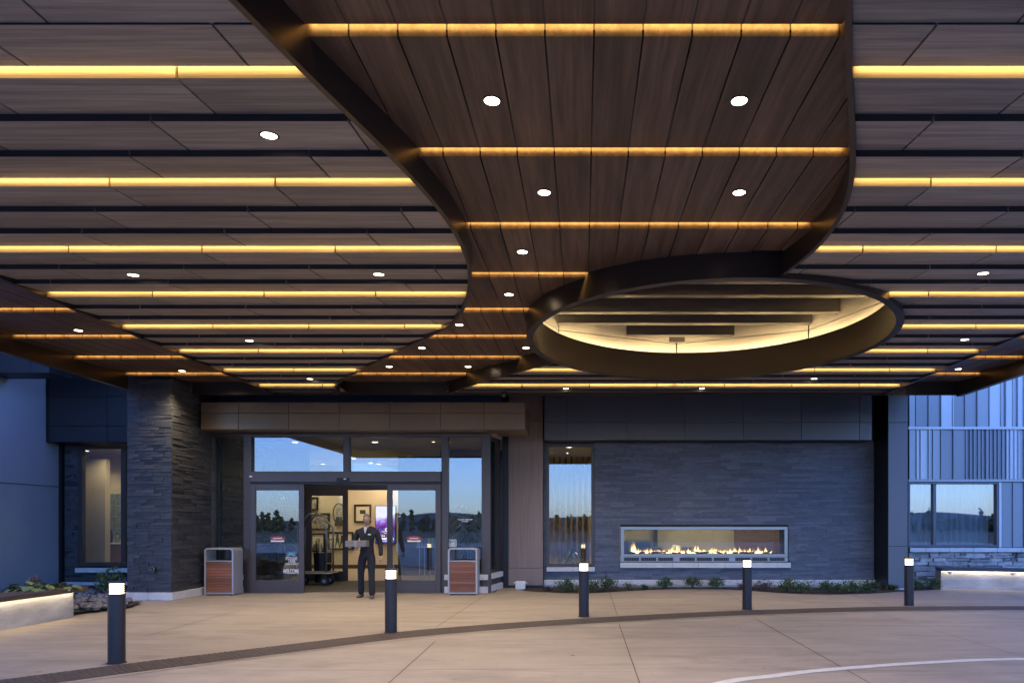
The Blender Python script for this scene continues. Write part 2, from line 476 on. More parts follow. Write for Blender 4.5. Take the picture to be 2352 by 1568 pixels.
# ================================================================ canopy
HG, HB = 2.795, 3.006
ZG, ZB = CAMH + HG, CAMH + HB
PITCH = 1.3716; ROW = PITCH/3; Y0 = 4.28
YF, YBK = 2.87, 14.66
XL, XR, XGL, XGR = -9.30, 8.10, -6.63, 6.51
RC = (1.87, 10.32); RO, RI = 2.71, 2.61
def interp(pts):
    # smooth x = f(y) through (y, x) points
    pts = sorted(pts); n = len(pts); ys = [p[0] for p in pts]; xs = [p[1] for p in pts]
    sl = []
    for i in range(n):
        a = max(i-1, 0); b = min(i+1, n-1); sl.append((xs[b]-xs[a])/(ys[b]-ys[a]))
    def f(y):
        if y <= ys[0]: return xs[0] + sl[0]*(y-ys[0])
        if y >= ys[-1]: return xs[-1] + sl[-1]*(y-ys[-1])
        i = 0
        while ys[i+1] < y: i += 1
        h = ys[i+1]-ys[i]; t = (y-ys[i])/h
        return (2*t**3-3*t*t+1)*xs[i] + (t**3-2*t*t+t)*h*sl[i] + (-2*t**3+3*t*t)*xs[i+1] + (t**3-t*t)*h*sl[i+1]
    return f
c1 = interp([(2.6,-2.10),(3.64,-1.836),(4.263,-1.677),(5.168,-1.43),(5.75,-1.298),(6.3,-1.215),(6.902,-1.184),(7.517,-1.222),(8.364,-1.387),(9.055,-1.605),(9.653,-1.896),(10.85,-2.823),(12.38,-4.01),(13.3,-4.68),(13.8,-4.97),(14.2,-5.08),(14.66,-5.05)])
c2 = interp([(2.6,.93),(3.64,1.393),(4.1,1.577),(4.594,1.787),(5.132,2.01),(5.52,2.154),(5.971,2.273),(6.502,2.338),(6.967,2.328),(7.4,2.265),(7.75,2.19)])
c3 = interp([(11.5,-.30),(11.86,-.58),(12.35,-1.055),(12.95,-1.635),(14.32,-2.72),(14.66,-2.95)])
def ringL(y, r=RO): return RC[0] - math.sqrt(max(0, r*r-(y-RC[1])**2))
def ringR(y, r=RO): return RC[0] + math.sqrt(max(0, r*r-(y-RC[1])**2))
YN, YFAR = RC[1]-RO, RC[1]+RO
FT = .045
def wood_hi(y):
    if y < YN: return c2(y)
    if y < 11.72: return ringL(y, RO-.04) if abs(y-RC[1]) < RO-.04 else RC[0]
    return c3(y)
def gra_lo(y):
    if y < YN+.09: return c2(y)+FT
    if y < YFAR: return ringR(y, RO-.04) if abs(y-RC[1]) < RO-.04 else RC[0]
    return RC[0]
def grb_lo(y): return c3(y)+FT if y > 11.72 else 99
def grb_hi(y): return ringL(y, RO-.04) if y < YFAR-.04 else RC[0]
canopy = empty('entrance_canopy', (0, 9, 4.335), 'broad canopy with grey and brown wood soffit, lit slots and curved bronze fascia', 'canopy')

def sweep(mb, lo, hi, x0, x1, y0, y1, zb0, zb1, zt0, zt1):
    n = 2
    mid = [(y0 + (y1-y0)*t) for t in (0, .25, .5, .75, 1)]
    act = any(lo(y) > x0+1e-4 or hi(y) < x1-1e-4 for y in mid)
    if act: n = 25
    runs = []; cur = []
    for i in range(n):
        y = y0 + (y1-y0)*i/(n-1); a = max(x0, lo(y)); b = min(x1, hi(y))
        if b - a > .004: cur.append((y, a, b, (y-y0)/(y1-y0)))
        else:
            if len(cur) > 1: runs.append(cur)
            cur = []
    if len(cur) > 1: runs.append(cur)
    for r in runs:
        vs = []; fs = []
        for y, a, b, t in r:
            zb = zb0+(zb1-zb0)*t; zt = zt0+(zt1-zt0)*t
            vs += [(a,y,zb),(b,y,zb),(b,y,zt),(a,y,zt)]
        for i in range(len(r)-1):
            for k in range(4):
                l = (k+1) % 4; fs.append((4*i+k, 4*i+l, 4*i+4+l, 4*i+4+k))
        fs += [(0,1,2,3), tuple(4*(len(r)-1)+k for k in range(4))]
        mb.add(vs, fs)
    return runs

GAP = .0085
def emit_strip(name, m, lo, hi, y, z0, z1):
    a, b = lo(y), hi(y)
    if b - a < .08: return
    mb = MB(); mb.add([(a+.03,y,z0),(b-.03,y,z0),(b-.03,y,z1),(a+.03,y,z1)], [(0,1,2,3)])
    mb.build(name, m, canopy)

# rows of grey panels (three per lit slot)
rows = []
for k in range(-1, 8):
    for j in range(3):
        y = Y0 + PITCH*k + ROW*j
        e = Y0 + PITCH*k + ROW*(j+1)
        if e > YBK: e = YBK
        if y > YBK - .1: continue
        rows.append((k, j, y, e))
grey_fields = [((lambda y: XGL+FT), (lambda y: c1(y)-FT+.015), -2.545), (gra_lo, (lambda y: XGR-FT), 2.885), (grb_lo, grb_hi, 2.885)]
STEP = .05
cells = {}
for fi, (lo, hi, jx) in enumerate(grey_fields):
    for (k, j, y, e) in rows:
        ee = e - .036 if (j == 2 and e < YBK) else e
        st = .012 if (k == -1 and j == 1) else STEP
        base = jx - .45*j
        for c in range(-9, 10):
            x0 = base + c*PITCH + GAP; x1 = base + (c+1)*PITCH - GAP
            mb = cells.setdefault((min(fi, 1), k, j, c), MB())
            sweep(mb, lo, hi, x0, x1, y, ee, ZG, ZG+st, ZG+.10, ZG+.072)
            n0 = len(mb.f); sweep(mb, lo, hi, x1, x1+2*GAP, y+.02, ee, ZG+.05, ZG+st, ZG+.10, ZG+.072); mb.__dict__.setdefault('dark', []).append((n0, len(mb.f)))
for (fi, k, j, c), mb in cells.items():
    if not mb.v: continue
    o = mb.build('soffit_panel', M['panel_grey'], canopy)
    o.data.materials.append(M['reveal'])       # dark spline in the joint
    for a_, b_ in mb.dark:
        for i in range(a_, b_): o.data.polygons[i].material_index = 1
    if j:                                      # unlit steps end in a dark edge trim
        yn = Y0 + PITCH*k + ROW*j
        for p in o.data.polygons:
            if abs(p.normal.y) > .9 and p.center.y < yn + .03: p.material_index = 1
for fi, (lo, hi, jx) in enumerate(grey_fields):
    for k in range(0, 8):
        emit_strip('light_strip', M['led'], lo, hi, Y0+PITCH*k-.034, ZG+.051, ZG+.100)
# brown boards running towards the doors
WS = .055
YW = Y0 - .07
for (lo, hi) in (((lambda y: c1(y)-.015), wood_hi), ((lambda y: XL+FT), (lambda y: XGL)), ((lambda y: XGR), (lambda y: XR-FT))):
    for k in range(-1, 8):
        y = max(YW + PITCH*k, YF); e = min(YW + PITCH*(k+1), YBK)
        ee = e - .030 if e < YBK else e
        for c in range(-36, 30):
            x0 = .071 + .3027*c + .006; x1 = x0 + .3027 - .012
            mb = MB(); sweep(mb, lo, hi, x0, x1, y, ee, ZB, ZB+WS, ZB+.115, ZB+.08)
            n0 = len(mb.f); sweep(mb, lo, hi, x1, x1+.012, y+.012, ee, ZB+.05, ZB+WS, ZB+.115, ZB+.08)
            if mb.v:
                o = mb.build('soffit_board', M['panel_brown'], canopy); o.data.materials.append(M['reveal'])
                for i in range(n0, len(mb.f)): o.data.polygons[i].material_index = 1
        if k >= 0: emit_strip('light_strip', M['led_b'], lo, hi, y-.028, ZB+.057, ZB+.112)

# curved and straight fascia bands
def band(name, pts, off, z0, z1, m=None):
    # pts: plan curve (x, y); off: (dx, dy) thickness direction per point
    n = len(pts); vs = []; fs = []
    for (x, y), (dx, dy) in zip(pts, off):
        vs += [(x,y,z0),(x,y,z1),(x+dx,y+dy,z1),(x+dx,y+dy,z0)]
    for i in range(n-1):
        for k in range(4):
            l = (k+1) % 4; fs.append((4*i+k, 4*i+l, 4*i+4+l, 4*i+4+k))
    fs += [(0,1,2,3), tuple(4*(n-1)+k for k in range(4))]
    mb = MB(); mb.add(vs, fs)
    o = mb.build(name, m or M['bronze'], canopy)
    return o
ZBOT, ZTOP = 4.333, 4.76
def smooth_flat(o):
    for p in o.data.polygons: p.use_smooth = True
    try:
        o.data.set_sharp_from_angle(angle=math.radians(35))
    except Exception: pass
def cpts(f, a, b, n): return [(f(a+(b-a)*i/n), a+(b-a)*i/n) for i in range(n+1)]
p = cpts(c1, YF, 14.25, 110); smooth_flat(band('fascia_band', p, [(-FT+.002,0)]*len(p), ZBOT, ZTOP))
p = cpts(c2, YF, 7.69, 60); smooth_flat(band('fascia_band', p, [(FT-.002,0)]*len(p), ZBOT, ZTOP))
p = cpts(c3, 11.72, 14.5, 40); smooth_flat(band('fascia_band', p, [(FT-.002,0)]*len(p), ZBOT, ZTOP))
# rounded end of the left curve where it turns along the back
p = [(c1(14.25)-.20 + .20*math.cos(a), 14.25 + .25*math.sin(a)) for a in [PI/2*i/8 for i in range(9)]]
band('fascia_band', p, [(-.03, -.03)]*len(p), ZBOT, ZTOP)
box('fascia_band', M['bronze'], canopy, XGL, XGL+FT-.002, YF, YBK, ZBOT, ZTOP)
box('fascia_band', M['bronze'], canopy, XGR-FT+.002, XGR, YF, YBK, ZBOT, ZTOP)
box('fascia_band', M['bronze'], canopy, XL-.06, XL+FT-.002, YF, 13.9, ZBOT-.03, 5.05)
box('fascia_band', M['bronze'], canopy, XR-FT+.002, XR+.06, YF, YBK+.05, ZBOT-.03, 5.05)
box('fascia_band', M['bronze'], canopy, XL-.06, XR+.06, YF-.12, YF-.003, ZBOT-.03, 5.05)
box('fascia_band', M['bronze'], canopy, -8.38, XR-FT, YBK+.003, YBK+.055, ZBOT-.004, ZTOP)
# ring
rm = MB(); rm.lathe(RC, [(RI, 4.30), (RO, 4.30), (RO, 4.80), (RI, 4.80)], 128, closed=True)
ring = rm.build('ring_band', M['bronze'], canopy); smooth_flat(ring)
lm = MB(); lm.lathe(RC, [(2.90, 4.780), (2.90, 4.800)], 96)
lm.build('cove_light_strip', M['led_w'], canopy)
lm = MB(); lm.lathe(RC, [(2.880,4.776),(2.896,4.776),(2.896,4.803),(2.880,4.803)], 96, closed=True); lm.build('cove_upstand', M['black'], canopy)  # added lip, stops the light strip shining inward
# roof with the round opening, and the octagonal cove above it
rf = MB()
RH = 3.42
def rsl(lo, hi, y0, y1): sweep(rf, lo, hi, -99, 99, y0, y1, 4.762, 4.762, 5.04, 5.04)
K0 = lambda y: XL; K1 = lambda y: XR
rsl(K0, K1, YF, RC[1]-RH); rsl(K0, K1, RC[1]+RH, 16.9)
for i in range(24):
    ya = RC[1]-RH + 2*RH*i/24; yb = RC[1]-RH + 2*RH*(i+1)/24
    rsl(K0, (lambda y: RC[0]-math.sqrt(max(0, RH*RH-(y-RC[1])**2))), ya, yb)
    rsl((lambda y: RC[0]+math.sqrt(max(0, RH*RH-(y-RC[1])**2))), K1, ya, yb)
rf.build('roof', M['black'], canopy)
ro = 3.27
ov = [(RC[0]+ro*math.sin(PI/4*i), RC[1]+ro*math.cos(PI/4*i)) for i in range(8)]
M['cove'] = mat('pale_cove_laminate', (.46,.40,.32), .5, 0, .14, (1.2,1.2,26), rnd=.05)
for i in range(8):
    a = Vector(ov[i]); b = Vector(ov[(i+1) % 8]); t = (b-a).normalized(); nrm = Vector((t.y, -t.x))
    if nrm.dot(a - Vector(RC)) < 0: nrm = -nrm
    a2 = a + t*.012; b2 = b - t*.012
    for z0, z1 in ((4.70, 5.135), (5.15, 6.05)):
        mb = MB(); mb.hexa([(*a2,z0),(*b2,z0),(*(b2+nrm*.05),z0),(*(a2+nrm*.05),z0)], [(*a2,z1),(*b2,z1),(*(b2+nrm*.05),z1),(*(a2+nrm*.05),z1)])
        mb.build('cove_panel', M['cove'], canopy)
mb = MB(); mb.prism([(RC[0]+(x-RC[0])*1.04, RC[1]+(y-RC[1])*1.04) for x, y in ov], 6.05, 6.2); mb.build('cove_ceiling', M['panel_brown'], canopy)
mb = MB(); w8 = [(RC[0]+(x-RC[0])*1.017, RC[1]+(y-RC[1])*1.017) for x, y in ov]; w9 = [(RC[0]+(x-RC[0])*1.03, RC[1]+(y-RC[1])*1.03) for x, y in ov]
for i in range(8):
    j = (i+1) % 8
    mb.hexa([(*w8[i],4.7),(*w8[j],4.7),(*w9[j],4.7),(*w9[i],4.7)], [(*w8[i],6.06),(*w8[j],6.06),(*w9[j],6.06),(*w9[i],6.06)])
mb.build('cove_backing', M['black'], canopy)
lg = MB(); lg.lathe(RC, [(RO+.002, 4.770), (3.28, 4.770), (3.28, 4.776), (RO+.002, 4.776)], 96, closed=True); lg.build('cove_ledge', M['cove'], canopy)
mb = MB(); wA = [(RC[0]+(x-RC[0])*1.012, RC[1]+(y-RC[1])*1.012) for x, y in ov]; wB = [(RC[0]+(x-RC[0])*1.18, RC[1]+(y-RC[1])*1.18) for x, y in ov]
for i in range(8):
    j = (i+1) % 8
    mb.hexa([(*wA[i],5.045),(*wA[j],5.045),(*wB[j],5.045),(*wB[i],5.045)], [(*wA[i],5.07),(*wA[j],5.07),(*wB[j],5.07),(*wB[i],5.07)])
mb.build('roof_gap_cover', M['black'], canopy)  # added cover, keeps sky light out of the gap round the cove
M['baffle'] = mat('baffle_laminate', (.10,.085,.075), .35, .1, .2, (1.4,30,30), rnd=.1)
def oct_half(y):
    # half width of the octagon at depth y
    best = 0
    for i in range(8):
        a = ov[i]; b = ov[(i+1) % 8]
        if (a[1]-y)*(b[1]-y) <= 0 and a[1] != b[1]:
            x = a[0] + (b[0]-a[0])*(y-a[1])/(b[1]-a[1]); best = max(best, abs(x-RC[0]))
    return best
for y, z, h in ((13.50,5.16,.22),(13.02,5.16,.62),(12.45,5.22,.62),(11.80,5.22,.62),(10.93,5.22,.62),(10.30,5.22,.62),(9.6,5.22,.62)):
    w = min(oct_half(y), oct_half(y+.14)) - .01
    if y > 13.4: w = .15
    box('baffle', M['baffle'], canopy, RC[0]-w, RC[0]+w, y, y+.14, z, z+h, .004)

# ---- recessed downlights
lights = [(618,311,0),(306,632,0),(870,630,0),(573,783,0),(712,871,0),(2258,627,0),(2216,779,0),(1870,870,0),(1300,893,0),(1612,893,0),
          (180,761,1),(418,854,1),(2201,849,1),(1130,233,1),(1698,233,1),(1250,443,1),(1698,443,1),(1200,579,1),(1169,677,1),(1055,746,1),(969,799,1),(894,842,1),(1208,799,1),(1075,842,1)]
def soff_z(x, y, brown):
    if brown:
        t = ((y-YW) % PITCH)/PITCH; return ZB + WS*t
    t = ((y-Y0) % ROW)/ROW; return ZG + STEP*t
tm = MB(); tm.lathe((0,0), [(.054,.0),(.056,-.003),(.070,-.003),(.072,.03),(.054,.03)], 28, closed=True); trim_me = tm.mesh('trim')
lm_ = MB(); lm_.cyl((0,0), .0545, -.0015, .010, 28); lens_me = lm_.mesh('lens')
M['trim'] = mat('downlight_trim', (.10,.09,.08), .4, .5)
trim_me.materials.append(M['trim']); lens_me.materials.append(M['lens'])
LIGHT_W = 170
dl_near = {}
DL = []
for i, (u, v, br) in enumerate(lights):
    h = HB if br else HG
    d = F*(h+.025)/(1204-v); x = XU(u, d)
    DL.append((x, d, br))
for i, (x, y, br) in enumerate(DL):
    e = empty('recessed_downlight', (x, y, soff_z(x, y, br)))
    e.rotation_euler = (math.atan(WS/PITCH) if br else math.atan(STEP/ROW), 0, 0)
    if br and x > -6.6 and x < 6.5:
        tag(e, 'round recessed downlight in the brown board channel of the canopy', 'ceiling light', 'downlights in the brown soffit channel')
    elif br:
        tag(e, 'round recessed downlight in the brown outer border of the canopy', 'ceiling light', 'downlights in the brown soffit border')
    else:
        tag(e, 'round recessed downlight in the grey panels of the canopy', 'ceiling light', 'downlights in the grey soffit panels')
    for nm, me in (('trim', trim_me), ('lens', lens_me)):
        o = bpy.data.objects.new(nm, me); COL.objects.link(o); o.parent = e
    ld = bpy.data.lights.new('downlight_lamp', 'SPOT'); ld.energy = EK * LIGHT_W * (1.5 if abs(x+7.96) < .1 else .8 if br else 1.0); ld.color = (1, .80, .54)
    ld.spot_size = math.radians(118); ld.spot_blend = .9; ld.shadow_soft_size = .045
    lo_ = bpy.data.objects.new('downlight_lamp', ld); COL.objects.link(lo_); lo_.parent = e; lo_.location = (0, 0, -.03)
# two flush ceiling speakers and a dome camera
sp = MB(); sp.cyl((0,0), .09, -.008, .02, 24); sp_me = sp.mesh('speaker'); sp_me.materials.append(M['bin'])
for u, v in ((1220,880),(1695,880)):
    d = F*HG/(1204-v); o = bpy.data.objects.new('ceiling_speaker', sp_me); COL.objects.link(o); o.location = (XU(u,d), d, soff_z(0,d,0))
    tag(o, 'flush pale round speaker in the grey soffit behind the ring', 'speaker', 'flush ceiling speakers')
dc = empty('security_camera', (XU(1157,14.5), 14.5, ZG), 'small dark dome security camera under the back edge of the canopy', 'camera')
mb = MB(); mb.cyl((0,0), .06, -.03, .02, 20); mb.build('mount', M['black'], dc, True)
mb = MB(); mb.lathe((0,0), [(.05,-.03),(.048,-.06),(.035,-.085),(.015,-.098),(.001,-.10)], 20); mb.build('dome', M['charcoal'], dc, True, True)
# ================================================================ stone courses
def unit_stones(n, seed, jag=.05):
    rr = random.Random(seed); out = []
    for i in range(n):
        mb = MB(); mb.box(-.5,.5,-.5,.5,-.5,.5)
        vs = []
        for (x,y,z) in mb.v:
            vs.append((x + rr.uniform(-jag,jag)*.25, y + rr.uniform(-jag,jag)*2, z + rr.uniform(-jag,jag)))
        mb.v = vs
        out.append(mb.mesh('stone'))
    return out
def lay(u0, u1, z0, z1, hs, l0, l1, rr, holes=()):
    # broken courses: (u centre, z centre, length, height)
    out = []; z = z0
    while z < z1 - .02:
        h = rr.choice(hs)
        if z + h > z1 - .03: h = z1 - z
        u = u0
        first = True
        while u < u1 - .01:
            l = rr.uniform(l0, l1)
            if first: l *= rr.uniform(.3, 1); first = False
            if u + l > u1 - .08: l = u1 - u
            segs = [(u, u+l)]
            for (a, b, c, d) in holes:
                if z + h > c + .01 and z < d - .01:
                    ns = []
                    for s, t in segs:
                        if t <= a or s >= b: ns.append((s, t)); continue
                        if s < a - .02: ns.append((s, a))
                        if t > b + .02: ns.append((b, t))
                    segs = ns
            for s, t in segs: out.append(((s+t)/2, z+h/2, t-s, h))
            u += l
        z += h
    return out
def stone_face(parent, meshes, face, specs, rr, proud=(.0,.03), thick=.10, gap=.004, limit=300, m=None, stuff_name='stone_rest'):
    # face: function (u, depth offset) -> (x, y), plus orientation 'x' or 'y'
    fn, ori = face
    specs = sorted(specs, key=lambda s: -s[2]*s[3])
    rest = MB()
    for i, (u, z, l, h) in enumerate(specs):
        pr = rr.uniform(*proud)
        x, y = fn(u, pr - thick/2)
        sx, sy = (l-gap, thick) if ori == 'x' else (thick, l-gap)
        if i < limit:
            me = meshes[i % len(meshes)]
            if not me.materials: me.materials.append(m)
            o = bpy.data.objects.new('stone', me); COL.objects.link(o)
            o.parent = parent; o.matrix_parent_inverse = Matrix.Translation(-Vector(parent.location))
            o.location = (x, y, z); o.scale = (sx, sy, h-gap)
            if ori == 'y': o.scale = (sx, sy, h-gap)
        else:
            rest.box(x-sx/2, x+sx/2, y-sy/2, y+sy/2, z-(h-gap)/2, z+(h-gap)/2)
    if rest.v:
        o = rest.build(stuff_name, m, parent); o['kind'] = 'stuff'
ST_X = unit_stones(7, 1); ST_X2 = unit_stones(7, 5); ST_C = unit_stones(6, 2); ST_W = unit_stones(8, 9)
ST_Y = []
for me in unit_stones(6, 3):      # for faces that look along x: swap the rough axis
    for v in me.vertices: v.co = Vector((v.co.y, v.co.x, v.co.z))
    me.flip_normals() if hasattr(me, 'flip_normals') else None
    ST_Y.append(me)
ST_F = unit_stones(9, 4, .11)

def blocks(parent, name, x0, x1, y0, y1, z0, z1, l, m, start=None):
    x = x0; n = 0
    first = start
    while x < x1 - .01:
        e = min(x1, x + (first if first else l)); first = None
        box(name, m, parent, x+.003, e-.003, y0, y1, z0, z1, .006); x = e

# ---------------------------------------------------------------- stone column on the left
CX0, CX1, CY0, CY1 = -9.30, -8.40, 13.95, 15.55
col = empty('stone_column', ((CX0+CX1)/2, (CY0+CY1)/2, 0), 'tall dark ledgestone column carrying the canopy beside the entrance', 'column')
box('column_core', M['core'], col, CX0+.03, CX1-.03, CY0+.03, CY1+.3, .02, 4.52)
rr = random.Random(11)
f_spec = lay(CX0, CX1+.005, .17, 4.53, [.05,.065,.065,.09], .22, .50, rr)
s_spec = lay(CY0+.02, CY1, .17, 4.53, [.05,.065,.065,.09], .28, .60, rr)
stone_face(col, ST_C, ((lambda u, d: (u, CY0 - d)), 'x'), f_spec, rr, (.0, .016), .10, .004, 150, M['slate'])
stone_face(col, ST_Y, ((lambda u, d: (CX1 + d, u)), 'y'), s_spec, rr, (.0, .020), .10, .004, 150, M['slate'])
blocks(col, 'base_stone', CX0-.05, CX1+.055, CY0-.055, CY0+.05, .006, .165, .62, M['cap'], .50)
y = CY0 + .05
while y < CY1-.05:
    e = min(CY1+.05, y+.62); box('base_stone', M['cap'], col, CX1-.05, CX1+.055, y+.003, e-.003, .006, .165, .006); y = e
# round fittings on the column
hb = empty('hose_outlet', (XU(352,13.9), 13.88, ZV(1307,13.9)), 'round black hose outlet cover on the stone column', 'fitting')
mb = MB(); mb.cyl((0,0), .062, -.02, .02, 24, axis='y'); mb.build('plate', M['black'], hb, True)
mb = MB(); mb.lathe((0,0), [(.046,-.0),(.052,.006),(.046,.012),(.040,.006)], 24, closed=True)
o = mb.build('rim', M['steel'], hb, True); o.rotation_euler = (PI/2, 0, 0); o.location = (0, -.02, 0)
mb = MB(); mb.cyl((0,0), .012, -.035, -.019, 12, axis='y'); mb.build('knob', M['steel'], hb, True)
o = MB(); o.lathe((0,0), [(.030,0),(.045,0),(.048,.015),(.044,.03),(.030,.03)], 20, closed=True)
vp = o.build('drain_ring', M['charcoal']); vp.location = (XU(308,13.9), 13.93, ZV(1350,13.9)); vp.rotation_euler = (PI/2, 0, 0)
tag(vp, 'small dark round pipe collar low on the stone column', 'fitting')

# ---------------------------------------------------------------- left side: side wall, dark volume, window
sw = empty('rendered_side_wall', (-13.1, 14, 0), 'smooth grey rendered side wall at the left of the entrance', 'wall')
box('wall_panel', M['sidewall'], sw, -13.3, -13.02, 8.0, 16.97, -.05, 2.48)
box('wall_panel', M['sidewall'], sw, -13.3, -13.0, 8.0, 16.97, 2.495, 6.5)
ob = empty('overhang', (-13.5, 15, 4.84), 'dark overhanging fascia above the rendered side wall', 'fascia')
box('panel', M['charcoal_shade'], ob, -18, XU(70,14.8)-.004, 14.8, 15.45, 4.84, 6.4); box('panel', M['charcoal_shade'], ob, XU(70,14.8)+.004, XU(113,14.8)-.0, 14.8, 15.45, 4.84, 6.4)
box('panel', M['charcoal_shade'], ob, XU(113,14.8)+.01, -9.45, 14.9, 15.45, 5.12, 6.4)
dv = empty('dark_panel_volume', (-11, 16.7, 3.54), 'charcoal metal panel volume above the left window', 'facade')
box('backing', M['black'], dv, -12.99, -8.3, 16.53, 17.6, 3.535, 6.0)
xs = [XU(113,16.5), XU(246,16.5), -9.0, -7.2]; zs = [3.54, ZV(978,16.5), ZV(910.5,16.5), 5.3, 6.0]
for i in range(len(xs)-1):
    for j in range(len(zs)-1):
        box('panel', M['charcoal_shade'], dv, xs[i]+.005, xs[i+1]-.005, 16.5, 16.535, zs[j]+.005, zs[j+1]-.005, .003)
lw = empty('left_stone_wall', (-11.5, 17.1, 0), 'dark ledgestone wall around the narrow left window', 'wall')
WLX0, WLX1 = XU(180,17.0), XU(300,17.0)+.35
wz0, wz1 = ZV(1299,17.0), 3.52
box('wall_core', M['core'], lw, -13.0, WLX0, 17.03, 17.25, -.05, 3.53); box('wall_core', M['core'], lw, WLX0, WLX1, 17.03, 17.25, -.05, wz0); box('wall_core', M['core'], lw, WLX1, -8.4, 17.03, 17.25, -.05, 3.53)
rr = random.Random(21)
stone_face(lw, ST_X, ((lambda u, d: (u, 17.03 - d)), 'x'), lay(XU(147,17), WLX1+.3, .12, 3.53, [.06,.08,.10], .3, .6, rr, [(WLX0-.02, WLX1+.02, wz0-.11, 4)]), rr, (.0,.012), .08, .003, 300, M['slate'])
blocks(lw, 'sill_stone', XU(175,16.95), WLX1+.05, 16.90, 17.05, ZV(1314,16.9), ZV(1304,16.9), .66, M['cap'])
blocks(lw, 'base_stone', XU(147,17), WLX1+.2, 16.92, 17.03, .0, .12, .70, M['cap'])
box('corner_post', M['black'], lw, -13.0, XU(147,17)-.01, 16.94, 17.03, 0, 3.53)
def window(name, label, x0, x1, z0, z1, y, fw, mulls=(), g=None, depth=.12, fm=None, cat='window'):
    fm = fm or M['frame']
    w = empty(name, ((x0+x1)/2, y+depth/2, z0), label, cat)
    box('frame_jamb', fm, w, x0, x0+fw, y, y+depth, z0, z1, .004); box('frame_jamb', fm, w, x1-fw, x1, y, y+depth, z0, z1, .004)
    box('frame_head', fm, w, x0+fw, x1-fw, y+.002, y+depth, z1-fw, z1, .004); box('frame_sill', fm, w, x0+fw, x1-fw, y+.002, y+depth, z0, z0+fw, .004)
    edges = [x0+fw] + [q for mm in mulls for q in mm] + [x1-fw]
    for a, b in mulls: box('mullion', fm, w, a, b, y+.004, y+depth-.004, z0+fw, z1-fw, .004)
    for i in range(0, len(edges), 2):
        box('pane', g or M['glass2'], w, edges[i]-.004, edges[i+1]+.004, y+depth*.5, y+depth*.5+.008, z0+fw-.004, z1-fw+.004)
    return w
window('narrow_window', 'narrow window with warm room behind it, left of the stone column', WLX0, WLX1, wz0, wz1, 17.0, .09, [(XU(277,17), XU(288,17))], M['glass'])

# ---------------------------------------------------------------- entrance: upper wall, bronze beam
uw = empty('upper_entrance_wall', (-5, 15.7, 3.6), 'dark panel wall above the bronze entrance beam', 'wall')
for a, b in ((-8.36,-6.6),(-6.6,-4.8),(-4.8,-3.0),(-3.0,-1.86)):
    box('panel', M['charcoal'], uw, a+.004, b-.004, 15.62, 15.70, 4.1, 4.757, .003)
beam = empty('bronze_entrance_beam', (-4.8, 15.4, 3.63), 'bronze panelled beam above the sliding doors', 'beam')
bx = [XU(u,14.9) for u in (461,548,663,779,895,1012,1112,1206)]
box('beam_core', M['black'], beam, bx[0]+.02, bx[-1]-.02, 14.93, 16.1, 3.64, 4.19)
for i in range(len(bx)-1):
    box('panel', M['bronze_panel'], beam, bx[i]+.004, bx[i+1]-.004, 14.9, 14.935, 3.632, 3.979, .003)
    box('panel', M['bronze_panel'], beam, bx[i]+.004, bx[i+1]-.004, 14.9, 14.935, 3.987, 4.20, .003)
box('end_panel', M['bronze_panel'], beam, bx[-1]-.018, bx[-1], 14.938, 16.1, 3.632, 4.20, .003)
box('beam_soffit', M['bronze_panel'], beam, bx[0], bx[-1]-.02, 14.938, 16.09, 3.622, 3.638)
box('beam_cap', M['bronze_panel'], beam, bx[0], bx[-1], 14.9, 16.09, 4.201, 4.215)

# ---------------------------------------------------------------- storefront
SY = 15.5
sx = lambda u: XU(u, SY); sz = lambda v: ZV(v, SY)
sf = empty('entrance_storefront', (sx(800), SY, 0), 'dark framed glass entrance front with transom panes and side lights', 'shopfront')
def post(x0, x1, z0=.0, z1=3.61, y0=SY-.06, y1=SY+.12): return box('post', M['frame'], sf, x0, x1, y0, y1, z0, z1, .005)
post(sx(476), sx(490)); post(sx(562), sx(580)); post(sx(1015), sx(1030)); post(sx(1107), sx(1127))
post(sx(790), sx(803), 2.75, 3.56)
box('head_rail', M['frame'], sf, sx(490), sx(1107), SY-.05, SY+.11, 3.53, 3.61, .004)
hd = box('door_header', M['frame'], sf, sx(580), sx(1015), SY-.14, SY+.10, sz(1107), sz(1083), .006)
box('header_track', M['black'], sf, sx(580), sx(1015), SY-.11, SY+.08, sz(1112), sz(1107)-.002)
box('sensor', M['black'], sf, sx(780), sx(807), SY-.19, SY-.143, sz(1105), sz(1098), .006)
box('maker_tag', M['white'], sf, sx(579.5), sx(586), SY-.143, SY-.1405, sz(1096), sz(1093))
box('sensor_tag', M['white'], sf, sx(796), sx(802), SY-.193, SY-.1905, sz(1101.5), sz(1099.5))
for a, b in ((sx(580), sx(790)), (sx(803), sx(1015))):
    box('transom_pane', M['glass'], sf, a-.003, b+.003, SY+.02, SY+.028, sz(1083)-.003, 3.535)
for a, b in ((sx(490), sx(562)), (sx(1030), sx(1107))):
    box('side_pane', M['glass'], sf, a-.003, b+.003, SY+.02, SY+.028, .46, 3.535)
    box('side_rail', M['frame'], sf, a, b, SY-.04, SY+.10, .42, .50, .004)
    box('plinth_wall', M['slate'], sf, a-.02, b+.02, SY-.005, SY+.12, .15, .30)
blocks(sf, 'sill_stone', sx(545), sx(562), SY-.10, SY+.12, .30, .42, .7, M['cap'])
blocks(sf, 'base_stone', sx(545), sx(562), SY-.10, SY+.12, .006, .15, .7, M['cap'])
blocks(sf, 'sill_stone', sx(1022), sx(1112), SY-.10, SY+.12, .30, .42, .7, M['cap'])
blocks(sf, 'base_stone', sx(1022), sx(1112), SY-.10, SY+.12, .006, .15, .7, M['cap'])
